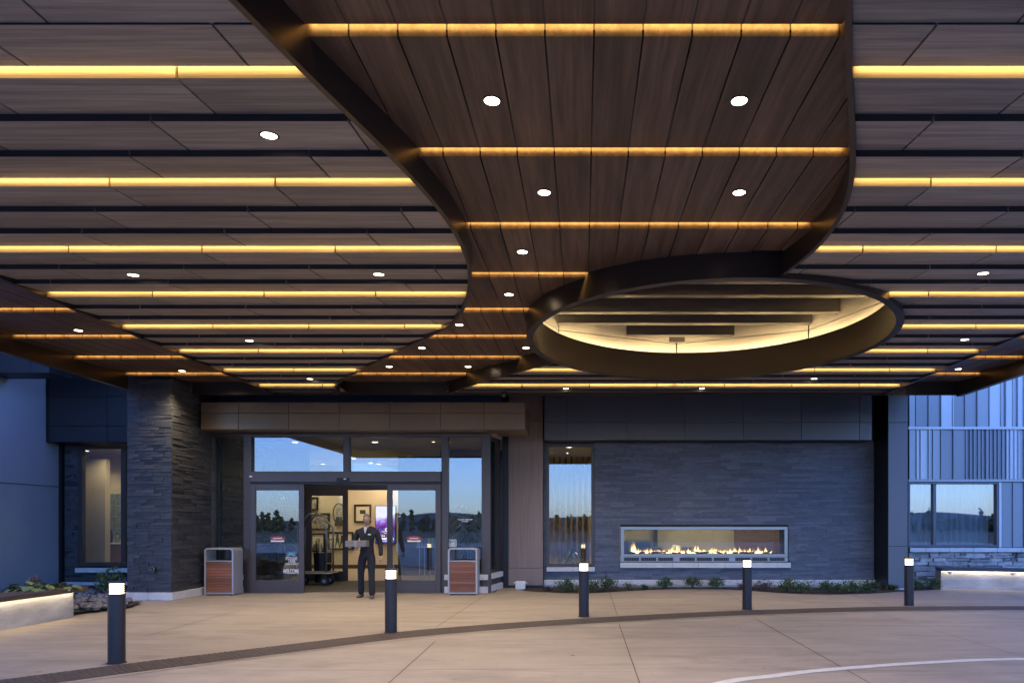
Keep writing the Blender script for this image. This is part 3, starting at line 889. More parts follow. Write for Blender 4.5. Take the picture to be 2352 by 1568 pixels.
# canted return of the bay on the right
A0 = Vector((sx(1112), SY-.10)); B0 = Vector((-2.02, 16.62)); T0 = (B0-A0).normalized(); N0 = Vector((T0.y, -T0.x))
def ret(name, m, s0, s1, o0, o1, z0, z1):
    a = A0 + T0*s0; b = A0 + T0*s1
    mb = MB(); q = [a+N0*o0, b+N0*o0, b+N0*o1, a+N0*o1]
    mb.hexa([(*p_, z0) for p_ in q], [(*p_, z1) for p_ in q]); return mb.build(name, m, sf)
RL = (B0-A0).length
ret('sill_stone', M['cap'], .012, RL, -.16, .09, .30, .42); ret('base_stone', M['cap'], .012, RL, -.16, .09, .006, .15)
ret('plinth_wall', M['slate'], .04, RL, -.14, .03, .15, .30)
ret('side_rail', M['frame'], .13, RL, -.10, .0, .42, .50); ret('side_pane', M['glass'], .13, RL-.1, -.05, -.042, .49, 3.55); ret('head_rail', M['frame'], .13, RL, -.10, .0, 3.53, 3.61)
ret('post', M['frame'], RL-.14, RL, -.12, .02, .0, 3.61)
# stone piece between column and glazing
ws = empty('entrance_side_wall', (sx(468), 15.7, 0), 'narrow ledgestone return between the column and the glass front', 'wall')
box('wall_core', M['core'], ws, -8.75, sx(476)-.004, 15.62, 15.9, 0, 4.75)
rr = random.Random(31)
stone_face(ws, ST_X2, ((lambda u, d: (u, 15.62 - d)), 'x'), lay(-8.62, sx(476)-.005, .16, 4.1, [.07,.085,.10], .2, .4, rr), rr, (.0,.02), .08, .004, 300, M['slate'])

# ---------------------------------------------------------------- lettering
def text_mesh(s, size, extrude=.0015, bold=False):
    cu = bpy.data.curves.new('t', 'FONT'); cu.body = s; cu.size = size; cu.extrude = extrude
    cu.align_x = 'CENTER'; cu.align_y = 'CENTER'
    if bold: cu.offset = size*.018
    o = bpy.data.objects.new('t', cu); COL.objects.link(o)
    dg = bpy.context.evaluated_depsgraph_get()
    me = bpy.data.meshes.new_from_object(o.evaluated_get(dg))
    bpy.data.objects.remove(o); bpy.data.curves.remove(cu)
    return me
def text(name, s, size, loc, m, parent, width=None, bold=False):
    me = text_mesh(s, size, bold=bold); me.materials.clear()
    xs = [v.co.x for v in me.vertices]; w = max(xs)-min(xs)
    k = width/w if width else 1
    for v in me.vertices:
        v.co = Vector((loc[0] + v.co.x*k, loc[1] - v.co.z, loc[2] + v.co.y))
    return link(name, me, m, parent)
M['decal'] = mat('white_vinyl', (.80,.82,.84), .5)
M['decal_blue'] = mat('pale_blue_vinyl', (.16,.42,.62), .5)
M['decal_red'] = mat('red_vinyl', (.42,.05,.08), .5)

# ---------------------------------------------------------------- sliding leaves
def leaf(label, x0, x1, y):
    d = empty('sliding_door', ((x0+x1)/2, y, .0), label, 'door')
    st = .12; z0, z1 = .012, sz(1112)-.004; g0, g1 = sz(1331), sz(1126)
    box('stile', M['frame'], d, x0, x0+st, y-.025, y+.025, z0, z1, .004); box('stile', M['frame'], d, x1-st, x1, y-.025, y+.025, z0, z1, .004)
    box('bottom_rail', M['frame'], d, x0+st, x1-st, y-.023, y+.023, z0, g0, .004); box('top_rail', M['frame'], d, x0+st, x1-st, y-.023, y+.023, g1, z1, .004)
    box('pane', M['glass'], d, x0+st-.003, x1-st+.003, y-.004, y+.004, g0-.003, g1+.003)
    cx = (x0+x1)/2; cz = sz(1239)
    mb = MB(); mb.add([(cx+.17*math.cos(a)*(1 if abs(math.cos(a)) > .3 else 1), y-.0055, cz+.035+.05*math.sin(a)) for a in [2*PI*i/24 for i in range(24)]], [tuple(range(24))])
    pane = [c for c in d.children if c.name.startswith('pane')][0]; child(mb.build('warning_sticker', M['decal_red'], None), pane)
    child(box('sticker_band', M['decal'], None, cx-.15, cx+.15, y-.0055, y-.0045, cz-.045, cz-.006), pane)
    child(box('sticker_line', M['decal'], None, cx-.10, cx+.10, y-.0068, y-.0058, cz+.026, cz+.042), pane)
    return d
LY = SY - .09
dl_ = leaf('left sliding glass door leaf with white welcome lettering', sx(580)+.004, sx(703), LY)
dr_ = leaf('right sliding glass door leaf without lettering', sx(892), sx(1015)-.004, LY)
pl_ = [c for c in dl_.children if c.name.startswith('pane')][0]
gx = lambda c: sx((610 + c/6.533)*.9503); gz = lambda c: sz((1180 + c/6.533)*.9503)
yy = LY - .0055
text('lettering', 'SPOKANE', .105, ((gx(552)+gx(735))/2, yy, gz(1098)), M['decal'], pl_, gx(735)-gx(552))
text('lettering', 'TRIBE', .105, ((gx(590)+gx(708))/2, yy, gz(1144)), M['decal'], pl_, gx(708)-gx(590))
text('lettering', 'RESORT & CASINO', .05, ((gx(552)+gx(735))/2, yy, gz(1186)), M['decal'], pl_, gx(735)-gx(552))
text('lettering', 'WELCOME', .14, ((gx(513)+gx(765))/2, yy, gz(1304)), M['decal'], pl_, gx(765)-gx(513), True)
mb = MB()                        # small pale blue spread-wing emblem over the name
ex, ez = gx(640), gz(1020)
for s in (-1, 1):
    for k, (dx, dz) in enumerate(((.13,.055),(.15,.01),(.12,-.04))):
        mb.add([(ex, yy, ez+.018-.014*k), (ex+s*dx, yy, ez+dz), (ex+s*dx*.55, yy, ez+dz-.022), (ex, yy, ez-.012-.012*k)], [(0,1,2,3)])
mb.build('emblem', M['decal_blue'], pl_)
# opening hours and a square notice on the right side light
hx = lambda c: sx((1070 + c/14.25)*.9503); hz = lambda c: sz((1220 + c/14.25)*.9503)
ys = SY + .018
text('lettering', 'HOURS OF OPERATION', .042, ((hx(515)+hx(1015))/2, ys, hz(497)), M['decal'], sf, hx(1015)-hx(515), True)
text('lettering', '24 HOURS', .042, ((hx(650)+hx(870))/2, ys, hz(562)), M['decal'], sf, hx(870)-hx(650), True)
mb = MB(); x0, x1, z0, z1 = hx(212), hx(465), hz(1430), hz(1185)
for (a,b,c,d) in ((x0,x1,z1-.012,z1),(x0,x1,z0,z0+.012),(x0,x0+.012,z0+.012,z1-.012),(x1-.012,x1,z0+.012,z1-.012)): mb.box(a,b,ys-.001,ys,c,d)
for k in range(3): mb.box(x0+.025, x1-.025, ys-.001, ys, z0+.022+.022*k, z0+.034+.022*k)
cx, cz = (x0+x1)/2, hz(1265)
for i in range(24):
    a = 2*PI*i/24; b = 2*PI*(i+1)/24
    mb.add([(cx+.047*math.cos(a), ys, cz+.047*math.sin(a)), (cx+.047*math.cos(b), ys, cz+.047*math.sin(b)), (cx+.034*math.cos(b), ys, cz+.034*math.sin(b)), (cx+.034*math.cos(a), ys, cz+.034*math.sin(a))], [(0,1,2,3)])
mb.add([(cx-.036, ys, cz+.026), (cx-.026, ys, cz+.036), (cx+.036, ys, cz-.026), (cx+.026, ys, cz-.036)], [(0,1,2,3)])
mb.build('notice', M['decal'], sf)

# ---------------------------------------------------------------- wood pier
PY = 16.7
pr = empty('wood_pier', (XU(1207,PY), PY, 0), 'wood laminate pier between the entrance and the fireplace wall', 'pier')
px0, px1 = XU(1168,PY), XU(1247,PY)
box('backing', M['black'], pr, px0-.16, px1+.01, PY+.03, PY+.4, 0, 4.75)
zs = [.06, ZV(1304,PY), ZV(968,PY), 4.75]
for i in range(3): box('panel', M['pier_wood'], pr, px0, px1, PY, PY+.04, zs[i]+.004, zs[i+1]-.004, .003)
ub = empty('service_box', (XU(1194,16.2), 16.2, 0), 'small white louvred service box at the foot of the wood pier', 'box')
ux0, ux1 = XU(1183.5,16.2), XU(1206,16.2)
box('body', M['white'], ub, ux0, ux1, 16.2, 16.36, .006, .205, .012)
for k in range(4): box('louvre', M['white'], ub, ux0+.012, ux1-.012, 16.19, 16.205, .03+.04*k, .055+.04*k, .004)
mb = MB(); mb.tube([(ux0-.045,16.27,.165),(ux1+.05,16.27,.165)], .012, 8); mb.build('pipe', M['white'], ub)

# ---------------------------------------------------------------- fireplace wall
FY = 16.9
fx = lambda u: XU(u, FY); fz = lambda v: ZV(v, FY)
fw = empty('fireplace_wall', (3.1, 17.0, 0), 'long dark ledgestone wall around the outdoor fireplace', 'wall')
WX0, WX1 = fx(1249), fx(2008)
win = (fx(1253), fx(1366), fz(1302), 3.56)
FP = (fx(1424), fx(1811.5), fz(1291), fz(1208))
def pieces(x0, x1, z0, z1, holes):
    xs_ = sorted({x0, x1, *[h[0] for h in holes], *[h[1] for h in holes]}); zs_ = sorted({z0, z1, *[h[2] for h in holes], *[h[3] for h in holes]})
    for i in range(len(xs_)-1):
        for j in range(len(zs_)-1):
            cx, cz = (xs_[i]+xs_[i+1])/2, (zs_[j]+zs_[j+1])/2
            if any(h[0] < cx < h[1] and h[2] < cz < h[3] for h in holes): continue
            if x0 <= cx <= x1 and z0 <= cz <= z1: yield xs_[i], xs_[i+1], zs_[j], zs_[j+1]
mb = MB()
for a, b, c, d in pieces(WX0, WX1+.1, 0, 4.75, [win, FP]): mb.box(a, b, FY+.03, FY+.22, c, d)
mb.build('wall_core', M['core'], fw)
rr = random.Random(41)
ledge = (fx(1424), fx(1815), fz(1303), fz(1291)); sill = (fx(1255.5), fx(1366.5), fz(1311.5), fz(1301.5))
sp_ = lay(WX0, WX1, .19, 3.62, [.045,.055,.065,.08], .25, .75, rr, [win, FP, ledge, sill])
stone_face(fw, ST_W, ((lambda u, d: (u, FY+.035 - d)), 'x'), sp_, rr, (.012,.030), .07, .003, 300, M['slate2'])
blocks(fw, 'base_stone', WX0, WX1+.02, FY-.04, FY+.03, .05, .185, .645, M['cap'], .25)
box('footing', M['sidewall'], fw, WX0, WX1, FY-.01, FY+.03, -.1, .047)
blocks(fw, 'sill_stone', sill[0], sill[1], FY-.06, FY+.06, sill[2], sill[3], .645, M['cap'])
blocks(fw, 'ledge_stone', ledge[0], ledge[1], FY-.07, FY+.06, ledge[2], ledge[3], .645, M['cap'])
window('tall_lounge_window', 'tall narrow lounge window between the wood pier and the fireplace', win[0], win[1], win[2], win[3], FY+.01, .085, (), M['glass'])

# fascia over the fireplace wall
fa = empty('charcoal_fascia', (3, 16.4, 3.567), 'charcoal metal panel fascia above the fireplace wall', 'fascia')
GY = 16.3
box('backing', M['black'], fa, XU(1250,GY), XU(2003,GY), GY+.03, 17.2, 3.57, 4.755)
xs = [XU(u,GY) for u in (1250,1303,1438,1573,1707,1840.6,1974,2003)]
for i in range(len(xs)-1):
    box('panel', M['charcoal'], fa, xs[i]+.004, xs[i+1]-.004, GY, GY+.035, 3.567, ZV(970,GY)-.004, .003)
    box('panel', M['charcoal'], fa, xs[i]+.004, xs[i+1]-.004, GY, GY+.035, ZV(970,GY)+.004, 4.755, .003)
# column of metal panels at the right end
mc = empty('metal_column', (7.45, 16.6, 0), 'blue grey metal panel column right of the fireplace wall', 'column')
MY = 16.15
M['bluemetal'] = mat('blue_grey_metal_panel', (.135,.138,.150), .42, .3, .04, (1,1,1))
zs = [.05, ZV(1254,MY), ZV(970,MY), 5.0]
box('core', M['black'], mc, XU(2040,MY)+.01, XU(2085,MY)-.01, MY+.03, 17.3, 0, 5.0)
for i in range(3): box('panel', M['bluemetal'], mc, XU(2040,MY)+.004, XU(2085,MY), MY, MY+.04, zs[i]+.004, zs[i+1]-.004, .004)
box('side_panel', M['black'], mc, XU(2040,MY), XU(2040,MY)+.012, MY+.003, 17.0, .0, 5.0)
box('footing', M['sidewall'], mc, XU(2040,MY)+.02, XU(2085,MY)-.02, MY+.01, MY+.1, -.1, .05)

# ---------------------------------------------------------------- fireplace
fp = empty('outdoor_fireplace', ((FP[0]+FP[1])/2, FY, FP[2]), 'long steel framed gas fireplace with flames behind glass', 'fireplace')
q = lambda c: fx((1480 + c/5.2267)*.9503); qz = lambda c: fz((1250 + c/5.2267)*.9503)
ox0, ox1, oz0, oz1 = q(105), q(2214), qz(556), qz(117)
gx0, gx1, gz0, gz1 = q(147), q(2175), qz(461), qz(154)
YS0 = FY - .012
box('frame', M['steel'], fp, ox0, ox1, YS0, YS0+.05, gz1, oz1, .004); box('frame', M['steel'], fp, ox0, gx0, YS0, YS0+.05, gz0, gz1, .004)
box('frame', M['steel'], fp, gx1, ox1, YS0, YS0+.05, gz0, gz1, .004); box('frame', M['steel'], fp, ox0, ox1, YS0, YS0+.05, qz(494), gz0, .004)
box('reveal', M['black'], fp, ox1+.003, FP[1], FY-.0, FY+.12, FP[2], FP[3]); box('reveal', M['black'], fp, FP[0], ox1, FY, FY+.12, oz1+.003, FP[3]); box('reveal', M['black'], fp, FP[0], ox1, FY, FY+.12, FP[2], oz0-.003)
vx = [(147,340),(360,555),(577,770),(848,1043),(1065,1258),(1280,1473),(1550,1745),(1765,1960),(1983,2175)]
edges = [105] + [e for v_ in vx for e in v_] + [2214]
for i in range(0, len(edges), 2): box('vent_frame', M['steel'], fp, q(edges[i]), q(edges[i+1]), YS0, YS0+.05, qz(547), qz(506))
box('vent_frame', M['steel'], fp, ox0, ox1, YS0, YS0+.05, qz(506)+.001, qz(498)); box('vent_frame', M['steel'], fp, ox0, ox1, YS0, YS0+.05, oz0, qz(547)-.001)
for a, b in vx:
    v_ = box('vent', M['black'], fp, q(a)+.001, q(b)-.001, YS0+.03, YS0+.045, qz(547), qz(506))
    for k in range(7):
        xx = q(a) + (q(b)-q(a))*(k+.5)/7
        child(box('vent_bar', M['charcoal'], None, xx-.010, xx+.010, YS0+.022, YS0+.029, qz(545), qz(508)), v_)
box('front_glass', M['glass3'], fp, gx0-.004, gx1+.004, FY+.045, FY+.051, gz0-.004, gz1+.004)
box('back_glass', M['glass3'], fp, gx0-.004, gx1+.004, FY+.50, FY+.506, gz0-.004, gz1+.004)
box('burner_tray', M['dark_in'], fp, gx0-.02, gx1+.02, FY+.053, FY+.497, gz0-.06, gz0-.002); box('firebox_top', M['dark_in'], fp, gx0-.02, gx1+.02, FY+.053, FY+.55, gz1+.002, gz1+.06)
box('firebox_side', M['dark_in'], fp, gx0-.06, gx0-.021, FY+.053, FY+.55, gz0-.05, gz1+.05); box('firebox_side', M['dark_in'], fp, gx1+.021, gx1+.06, FY+.053, FY+.55, gz0-.05, gz1+.05)
rr = random.Random(51)
M['log'] = mat('ceramic_log', (.20,.165,.14), .9, 0, .5, (20,20,20), bump=.01)
for k in range(19):
    x = gx0 + .12 + (gx1-gx0-.24)*(k+rr.uniform(.2,.8))/19; l = rr.uniform(.14,.30); yl = FY + rr.uniform(.14,.34); a = rr.uniform(-.5,.5); tl = rr.uniform(-.25,.25)
    pts = []; rad = []
    for i in range(6):
        t = i/5 - .5
        pts.append((x + l*t*math.cos(a), yl + l*t*math.sin(a)*.6, gz0 + .030 + l*t*tl + rr.uniform(-.006,.006))); rad.append(rr.uniform(.018,.034)*(1-.5*abs(t)*1.2))
    mb = MB(); mb.tube(pts, rad, 7); mb.build('log', M['log'], fp, smooth=True)
# flames
fmn, nt, b_, N, L = nodes('gas_flame'); N.remove(b_)
tc = N.new('ShaderNodeTexCoord'); sep = N.new('ShaderNodeSeparateXYZ'); L.new(tc.outputs['Generated'], sep.inputs[0])
cr = N.new('ShaderNodeValToRGB'); L.new(sep.outputs['Z'], cr.inputs[0])
els = cr.color_ramp.elements; els[0].position = 0; els[0].color = (1,.80,.45,1); els[1].position = 1; els[1].color = (1,.30,.06,1)
e_ = els.new(.45); e_.color = (1,.62,.22,1)
st = N.new('ShaderNodeMapRange'); st.inputs['From Min'].default_value = 0; st.inputs['From Max'].default_value = 1; st.inputs['To Min'].default_value = 5*EK; st.inputs['To Max'].default_value = 1.3*EK
L.new(sep.outputs['Z'], st.inputs['Value'])
em = N.new('ShaderNodeEmission'); L.new(cr.outputs[0], em.inputs['Color']); L.new(st.outputs[0], em.inputs['Strength'])
tr = N.new('ShaderNodeBsdfTransparent'); lw_ = N.new('ShaderNodeLayerWeight'); lw_.inputs['Blend'].default_value = .45
al = N.new('ShaderNodeMapRange'); al.inputs['From Min'].default_value = .15; al.inputs['From Max'].default_value = .95; al.inputs['To Min'].default_value = .62; al.inputs['To Max'].default_value = .0
L.new(lw_.outputs['Facing'], al.inputs['Value'])
hz_ = N.new('ShaderNodeMapRange'); hz_.inputs['From Min'].default_value = .25; hz_.inputs['From Max'].default_value = 1.0; hz_.inputs['To Min'].default_value = 1; hz_.inputs['To Max'].default_value = .12
L.new(sep.outputs['Z'], hz_.inputs['Value'])
mm = N.new('ShaderNodeMath'); mm.operation = 'MULTIPLY'; L.new(al.outputs[0], mm.inputs[0]); L.new(hz_.outputs[0], mm.inputs[1])
mx = N.new('ShaderNodeMixShader'); L.new(mm.outputs[0], mx.inputs[0]); L.new(tr.outputs[0], mx.inputs[1]); L.new(em.outputs[0], mx.inputs[2]); L.new(mx.outputs[0], N['Material Output'].inputs['Surface'])
NF = 130
for k in range(NF):
    x = q(245) + (q(2030)-q(245))*(k + rr.uniform(.1,.9))/NF
    env = .55 + .45*math.sin(k*.55)*math.sin(k*.21+1)
    h = rr.uniform(.045,.10) + (.24*rr.random()**2.2)*env; w = rr.uniform(.014,.030) + .05*h; yl = FY + rr.uniform(.18,.32); lean = rr.uniform(-.05,.05); ph = rr.uniform(0,6)
    m = 6; vs = []; fs = []
    prof = [(.15,.55),(.0,.8),(.18,1.0),(.40,.78),(.62,.48),(.82,.22),(1.0,.02)]
    prof = [(0,.6),(.10,.95),(.26,1.0),(.46,.72),(.66,.42),(.84,.18),(1.0,.02)]
    for t, r_ in prof:
        cx = x + lean*t + .012*math.sin(ph+5*t)*t
        for i in range(m):
            a = 2*PI*i/m; vs.append((cx + w*r_*math.cos(a), yl + w*r_*.8*math.sin(a), gz0 + .012 + h*t))
    for i in range(len(prof)-1):
        for j in range(m): fs.append((i*m+j, i*m+(j+1)%m, (i+1)*m+(j+1)%m, (i+1)*m+j))
    mb = MB(); mb.add(vs, fs); mb.build('flame', fmn, fp, smooth=True)
fl = bpy.data.lights.new('fire_glow', 'AREA'); fl.shape = 'RECTANGLE'; fl.size = 3.6; fl.size_y = .12; fl.energy = 14*EK; fl.color = (1,.55,.22)
fo = bpy.data.objects.new('fire_glow', fl); COL.objects.link(fo); fo.parent = fp; fo.location = (0, .25, .35)

# ---------------------------------------------------------------- metal clad wing on the right
WY = 17.3
wg = empty('metal_clad_wing', (11, 17.4, 0), 'wing clad in vertical blue grey metal panels above a rubble stone base', 'building')
tones = [mat('wing_metal_%d' % i, c, .45, .25, .04, (1,1,1), rnd=.05) for i, c in enumerate(((.30,.32,.345),(.40,.425,.45),(.62,.65,.68),(.235,.25,.275)))]
wc = lambda c: XU((1950 + c/2.613)*.9503, WY)
def wrow(cs, ts, z0, z1, x_end=15.0):
    rr_ = random.Random(int(z0*100)); xs_ = [wc(c) for c in cs]; ts = list(ts)
    while xs_[-1] < x_end: xs_.append(xs_[-1] + rr_.choice([.313,.313,.104,.104,.21])); ts.append(rr_.choice([0,1,2,1]))
    for i in range(len(xs_)-1):
        t = tones[ts[i] if i < len(ts) else 1]
        o = box('metal_panel', t, wg, xs_[i]+.012, xs_[i+1]-.012, WY + .008*(i % 3), WY+.055, z0, z1, .004)
        s = box('seam_rib', t, wg, xs_[i+1]-.010, xs_[i+1]+.006, WY-.028, WY+.03, z0, z1)
wz = lambda v: ZV(v, WY)
box('wall_backing', M['core'], wg, wc(636), 15.2, WY+.056, WY+.25, wz(1100), 7.0)
c1row = [645,690,768,846,922,998,1076,1152,1228,1255,1303,1330,1372]
wrow(c1row, [1,0,0,2,0,0,1,2,1,2,1,2], wz(980), 7.0)
c2row = [645,692,718,770,796,848,925,1003]+[1003+25.4*i for i in range(1,10)]+[1258,1284,1310,1336,1372]
wrow(c2row, [1,2,2,1,1,0,0]+[3,0]*5+[2,2,2,1,1], wz(1100), wz(986))
box('ledge', tones[2], wg, wc(636), 15.2, WY-.05, WY+.05, wz(986)+.002, wz(980)-.002); box('ledge', tones[1], wg, wc(636), 15.2, WY-.05, WY+.05, wz(1106), wz(1100)-.003)
rr_x = wc(1222)
wrow([1230,1300,1372], [0,0], wz(1256), wz(1107))
box('jamb_trim', tones[2], wg, wc(1212), wc(1228), WY-.02, WY+.06, wz(1256), wz(1107))
window('wing_window', 'wide two pane window with sheer curtains in the metal clad wing', wc(640), wc(1211), wz(1255), wz(1106.5), WY-.01, .05, [(wc(798), wc(817))], M['glass2'], .14, mat('grey_window_frame', (.12,.12,.135), .4, .5))
cm = MB(); nX = 160; X0, X1 = wc(640), wc(1211); vs = []
for i in range(nX+1):
    x = X0 + (X1-X0)*i/nX; y = WY + .42 + .035*math.sin(i*.55 + .6*math.sin(i*.13)); vs += [(x,y,wz(1256)-.1),(x,y,wz(1105)+.1)]
cm.add(vs, [(2*i,2*i+2,2*i+3,2*i+1) for i in range(nX)])
cu = cm.build('sheer_curtain', M['curtain']); tag(cu, 'pale sheer curtain hanging behind the wing window', 'curtain')
blocks(wg, 'sill_stone', wc(640), 15.0, WY-.10, WY+.2, wz(1267), wz(1257), .60, M['cap'], .40)
box('base_core', M['core'], wg, wc(636), 15.2, WY+.03, WY+.25, -.1, wz(1268))
rr = random.Random(61)
sp_ = []
z = .12; zt = wz(1268) - .004
while z < zt - .02:
    h = rr.choice([.06,.08,.10,.12,.15]); 
    if z + h > zt - .05: h = zt - z
    x = wc(640)
    while x < 14.6:
        l = rr.uniform(.16,.62)
        if h > .09 and rr.random() < .35:
            s = rr.uniform(.4,.6)*h; sp_.append((x+l/2, z+s/2, l, s)); l2 = l*rr.uniform(.4,.6)
            sp_.append((x+l2/2, z+(h+s)/2, l2, h-s)); sp_.append((x+(l+l2)/2, z+(h+s)/2, l-l2, h-s))
        else: sp_.append((x+l/2, z+h/2, l, h))
        x += l
    z += h
sp_ = [s for s in sp_ if s[0] < 12.6]
stone_face(wg, ST_F, ((lambda u, d: (u, WY+.03 - d)), 'x'), sp_, rr, (.03,.075), .10, .014, 300, M['field'])
blocks(wg, 'base_stone', wc(640), 15.0, WY-.06, WY+.03, .0, .12, .62, M['cap'])
# ================================================================ rooms behind the glass
def struct(name, m, *b):
    o = box(name, m, None, *b); o['kind'] = 'structure'; return o
BACK = 24.0
struct('floor', M['floor_in'], -13.0, 7.6, 18.75, BACK, -.05, .012)
struct('floor', M['rug'], -8.45, -2.0, SY+.10, 18.75, -.05, .014)
struct('floor', M['floor_in'], -16.2, -8.5, 17.26, 18.75, -.05, .012)
struct('floor', M['floor_in'], -16.2, -13.0, 18.75, 21.0, -.05, .012)
struct('floor', M['floor_in'], -1.0, 7.6, 17.13, 18.75, -.05, .012)
struct('ceiling', M['ceil_in'], -8.45, -1.97, SY+.12, 17.2, 3.62, 3.75)
struct('ceiling', M['ceil_in'], -13.0, 7.6, 17.2, BACK, 3.62, 3.75)
struct('wall_back', M['cream'], -13.2, 7.8, BACK, BACK+.2, -.05, 4.8)
struct('wall_partition', M['cream'], -8.62, -8.46, 15.92, 19.6, -.05, 3.62)
struct('wall_partition', M['cream'], -1.96, -1.80, 17.14, 18.9, -.05, 3.62)
struct('wall_partition', M['cream'], -16.2, -10.6, 20.3, 20.5, -.05, 3.62)
struct('wall_partition', M['beige'], -13.75, -12.80, 18.3, 18.5, .012, 3.30)
struct('ceiling', M['ceil_wood'], -16.2, -13.0, 17.26, 20.5, 3.62, 3.75)
struct('wall_partition', mat('added_dark_backdrop', (.085,.085,.095), .7), -5.62, -1.97, 20.8, 20.95, -.05, 3.62)  # added dark wall, lets the sky reflection show in the right door leaf
struct('wall_partition', M['beige'], .2, 7.6, 21.3, 21.5, -.05, 3.62)
struct('wall_panel', M['wood_in'], 4.72, 7.5, 21.2, 21.29, .012, 3.6)
struct('wall_outer', M['dark_in'], 7.55, 7.75, 17.3, 24.2, -.05, 4.8)
struct('wall_outer', M['dark_in'], -16.4, -16.2, 17.0, 20.5, -.05, 4.6)
struct('wall_outer', M['dark_in'], -16.4, -13.02, 17.0, 17.2, -.05, 4.6)
struct('wall_outer', M['dark_in'], -13.3, -13.03, 20.5, 24.2, -.05, 6.5)
struct('roof', M['black'], -16.4, -13.3, 16.98, 20.6, 4.62, 4.8)
struct('wall_outer', M['dark_in'], -13.3, 15.5, 24.25, 24.4, -.2, 7.2)
struct('roof', M['black'], -13.3, 7.9, 16.95, 24.4, 4.8, 5.0)
struct('roof', M['black'], 7.75, 15.4, WY+.26, 24.4, 6.9, 7.05)
struct('wall_outer', M['sidewall'], 15.2, 15.4, WY+.26, 24.4, -.2, 6.9)
struct('wall_guest_room', M['dark_in'], 7.78, 15.2, 19.4, 19.5, -.05, 3.4)
vw = empty('vestibule_stone_wall', (-8.46, 17.2, 0), 'ledgestone lining on the left wall of the vestibule', 'wall')
rr = random.Random(33)
stone_face(vw, ST_Y, ((lambda u, d: (-8.455 + d, u)), 'y'), lay(15.93, 18.78, .02, 3.6, [.09,.11,.13], .35, .7, rr), rr, (.03,.055), .06, .004, 300, M['slate'])
# skirting and chair rail on the lobby wall
box('skirting', M['frame'], bpy.data.objects['wall_back'], -13, 7.5, BACK-.02, BACK-.002, .012, .14)

# ceiling lamps inside
il = MB(); il.cyl((0,0), .075, -.004, .006, 20); il_me = il.mesh('lens'); il_me.materials.append(M['lens_in'])
it = MB(); it.lathe((0,0), [(.076,-.004),(.08,-.012),(.10,-.012),(.102,.004)], 24); it_me = it.mesh('trim'); it_me.materials.append(M['white'])
def room_light(x, y, z, w, room, col=(1,.80,.52)):
    e = empty('room_downlight', (x, y, z))
    tag(e, 'small round downlight in the %s ceiling' % room, 'ceiling light', 'downlights in the %s ceiling' % room)
    for nm, me in (('lens', il_me), ('trim', it_me)):
        o = bpy.data.objects.new(nm, me); COL.objects.link(o); o.parent = e
    ld = bpy.data.lights.new('room_lamp', 'SPOT'); ld.energy = w*EK; ld.color = col; ld.spot_size = math.radians(150); ld.spot_blend = .6; ld.shadow_soft_size = .08
    o = bpy.data.objects.new('room_lamp', ld); COL.objects.link(o); o.parent = e; o.location = (0,0,-.03)
for u, v in ((646,1063),(742,1070),(812,1052),(851,1062),(922,1054),(870,1072),(930,1072),(619,1071)):
    d = min(23.3, (3.62-CAMH)*F/(1204-v)); room_light(XU(u,d), d, 3.617, 75, 'lobby')
for u in (-7.2, -5.2, -3.4): room_light(u, 17.1, 3.617, 40, 'vestibule')
for x, y in ((-.35,18.2),(.9,19.0),(2.6,18.9),(4.6,19.0),(3.6,20.4),(6.4,20.2)): room_light(x, y, 3.617, 140, 'lounge')
for x, y in ((-13.9,19.1),(-12.4,17.8),(-11.4,19.2)): room_light(x, y, 3.617, 95, 'coffee room')

# vestibule inner frame with a leaf
iv = empty('inner_entrance_frame', (-5.2, 18.8, 0), 'inner dark framed glass doors between vestibule and lobby', 'door frame')
IY = 18.8; ix = lambda c: XU((720 + c/4.753)*.9503, IY); iz = lambda c: ZV((1130 + c/4.753)*.9503, IY)
box('post', M['frame'], iv, -8.44, ix(112), IY, IY+.12, 0, 3.60); box('post', M['frame'], iv, XU(1010,IY), -1.97, IY, IY+.12, 0, 3.60)
box('header', M['frame'], iv, ix(112), XU(1010,IY), IY, IY+.14, iz(255), iz(240)+.12)
box('transom_pane', M['glass3'], iv, ix(112), XU(1010,IY), IY+.05, IY+.058, iz(240)+.12, 3.60)
lf = empty('inner_sliding_door', (ix(345), IY-.06, 0), 'dark framed inner sliding door behind the luggage cart', 'door')
a0, a1, b0, b1 = ix(112), ix(582), iz(1300), iz(256)
box('stile', M['frame'], lf, a0, ix(168), IY-.08, IY-.03, b0, b1); box('stile', M['frame'], lf, ix(525), a1, IY-.08, IY-.03, b0, b1)
box('top_rail', M['frame'], lf, ix(168), ix(525), IY-.078, IY-.032, iz(322), b1); box('bottom_rail', M['frame'], lf, ix(168), ix(525), IY-.078, IY-.032, b0, iz(1185))
box('pane', M['glass3'], lf, ix(165), ix(528), IY-.06, IY-.054, iz(1188), iz(320))

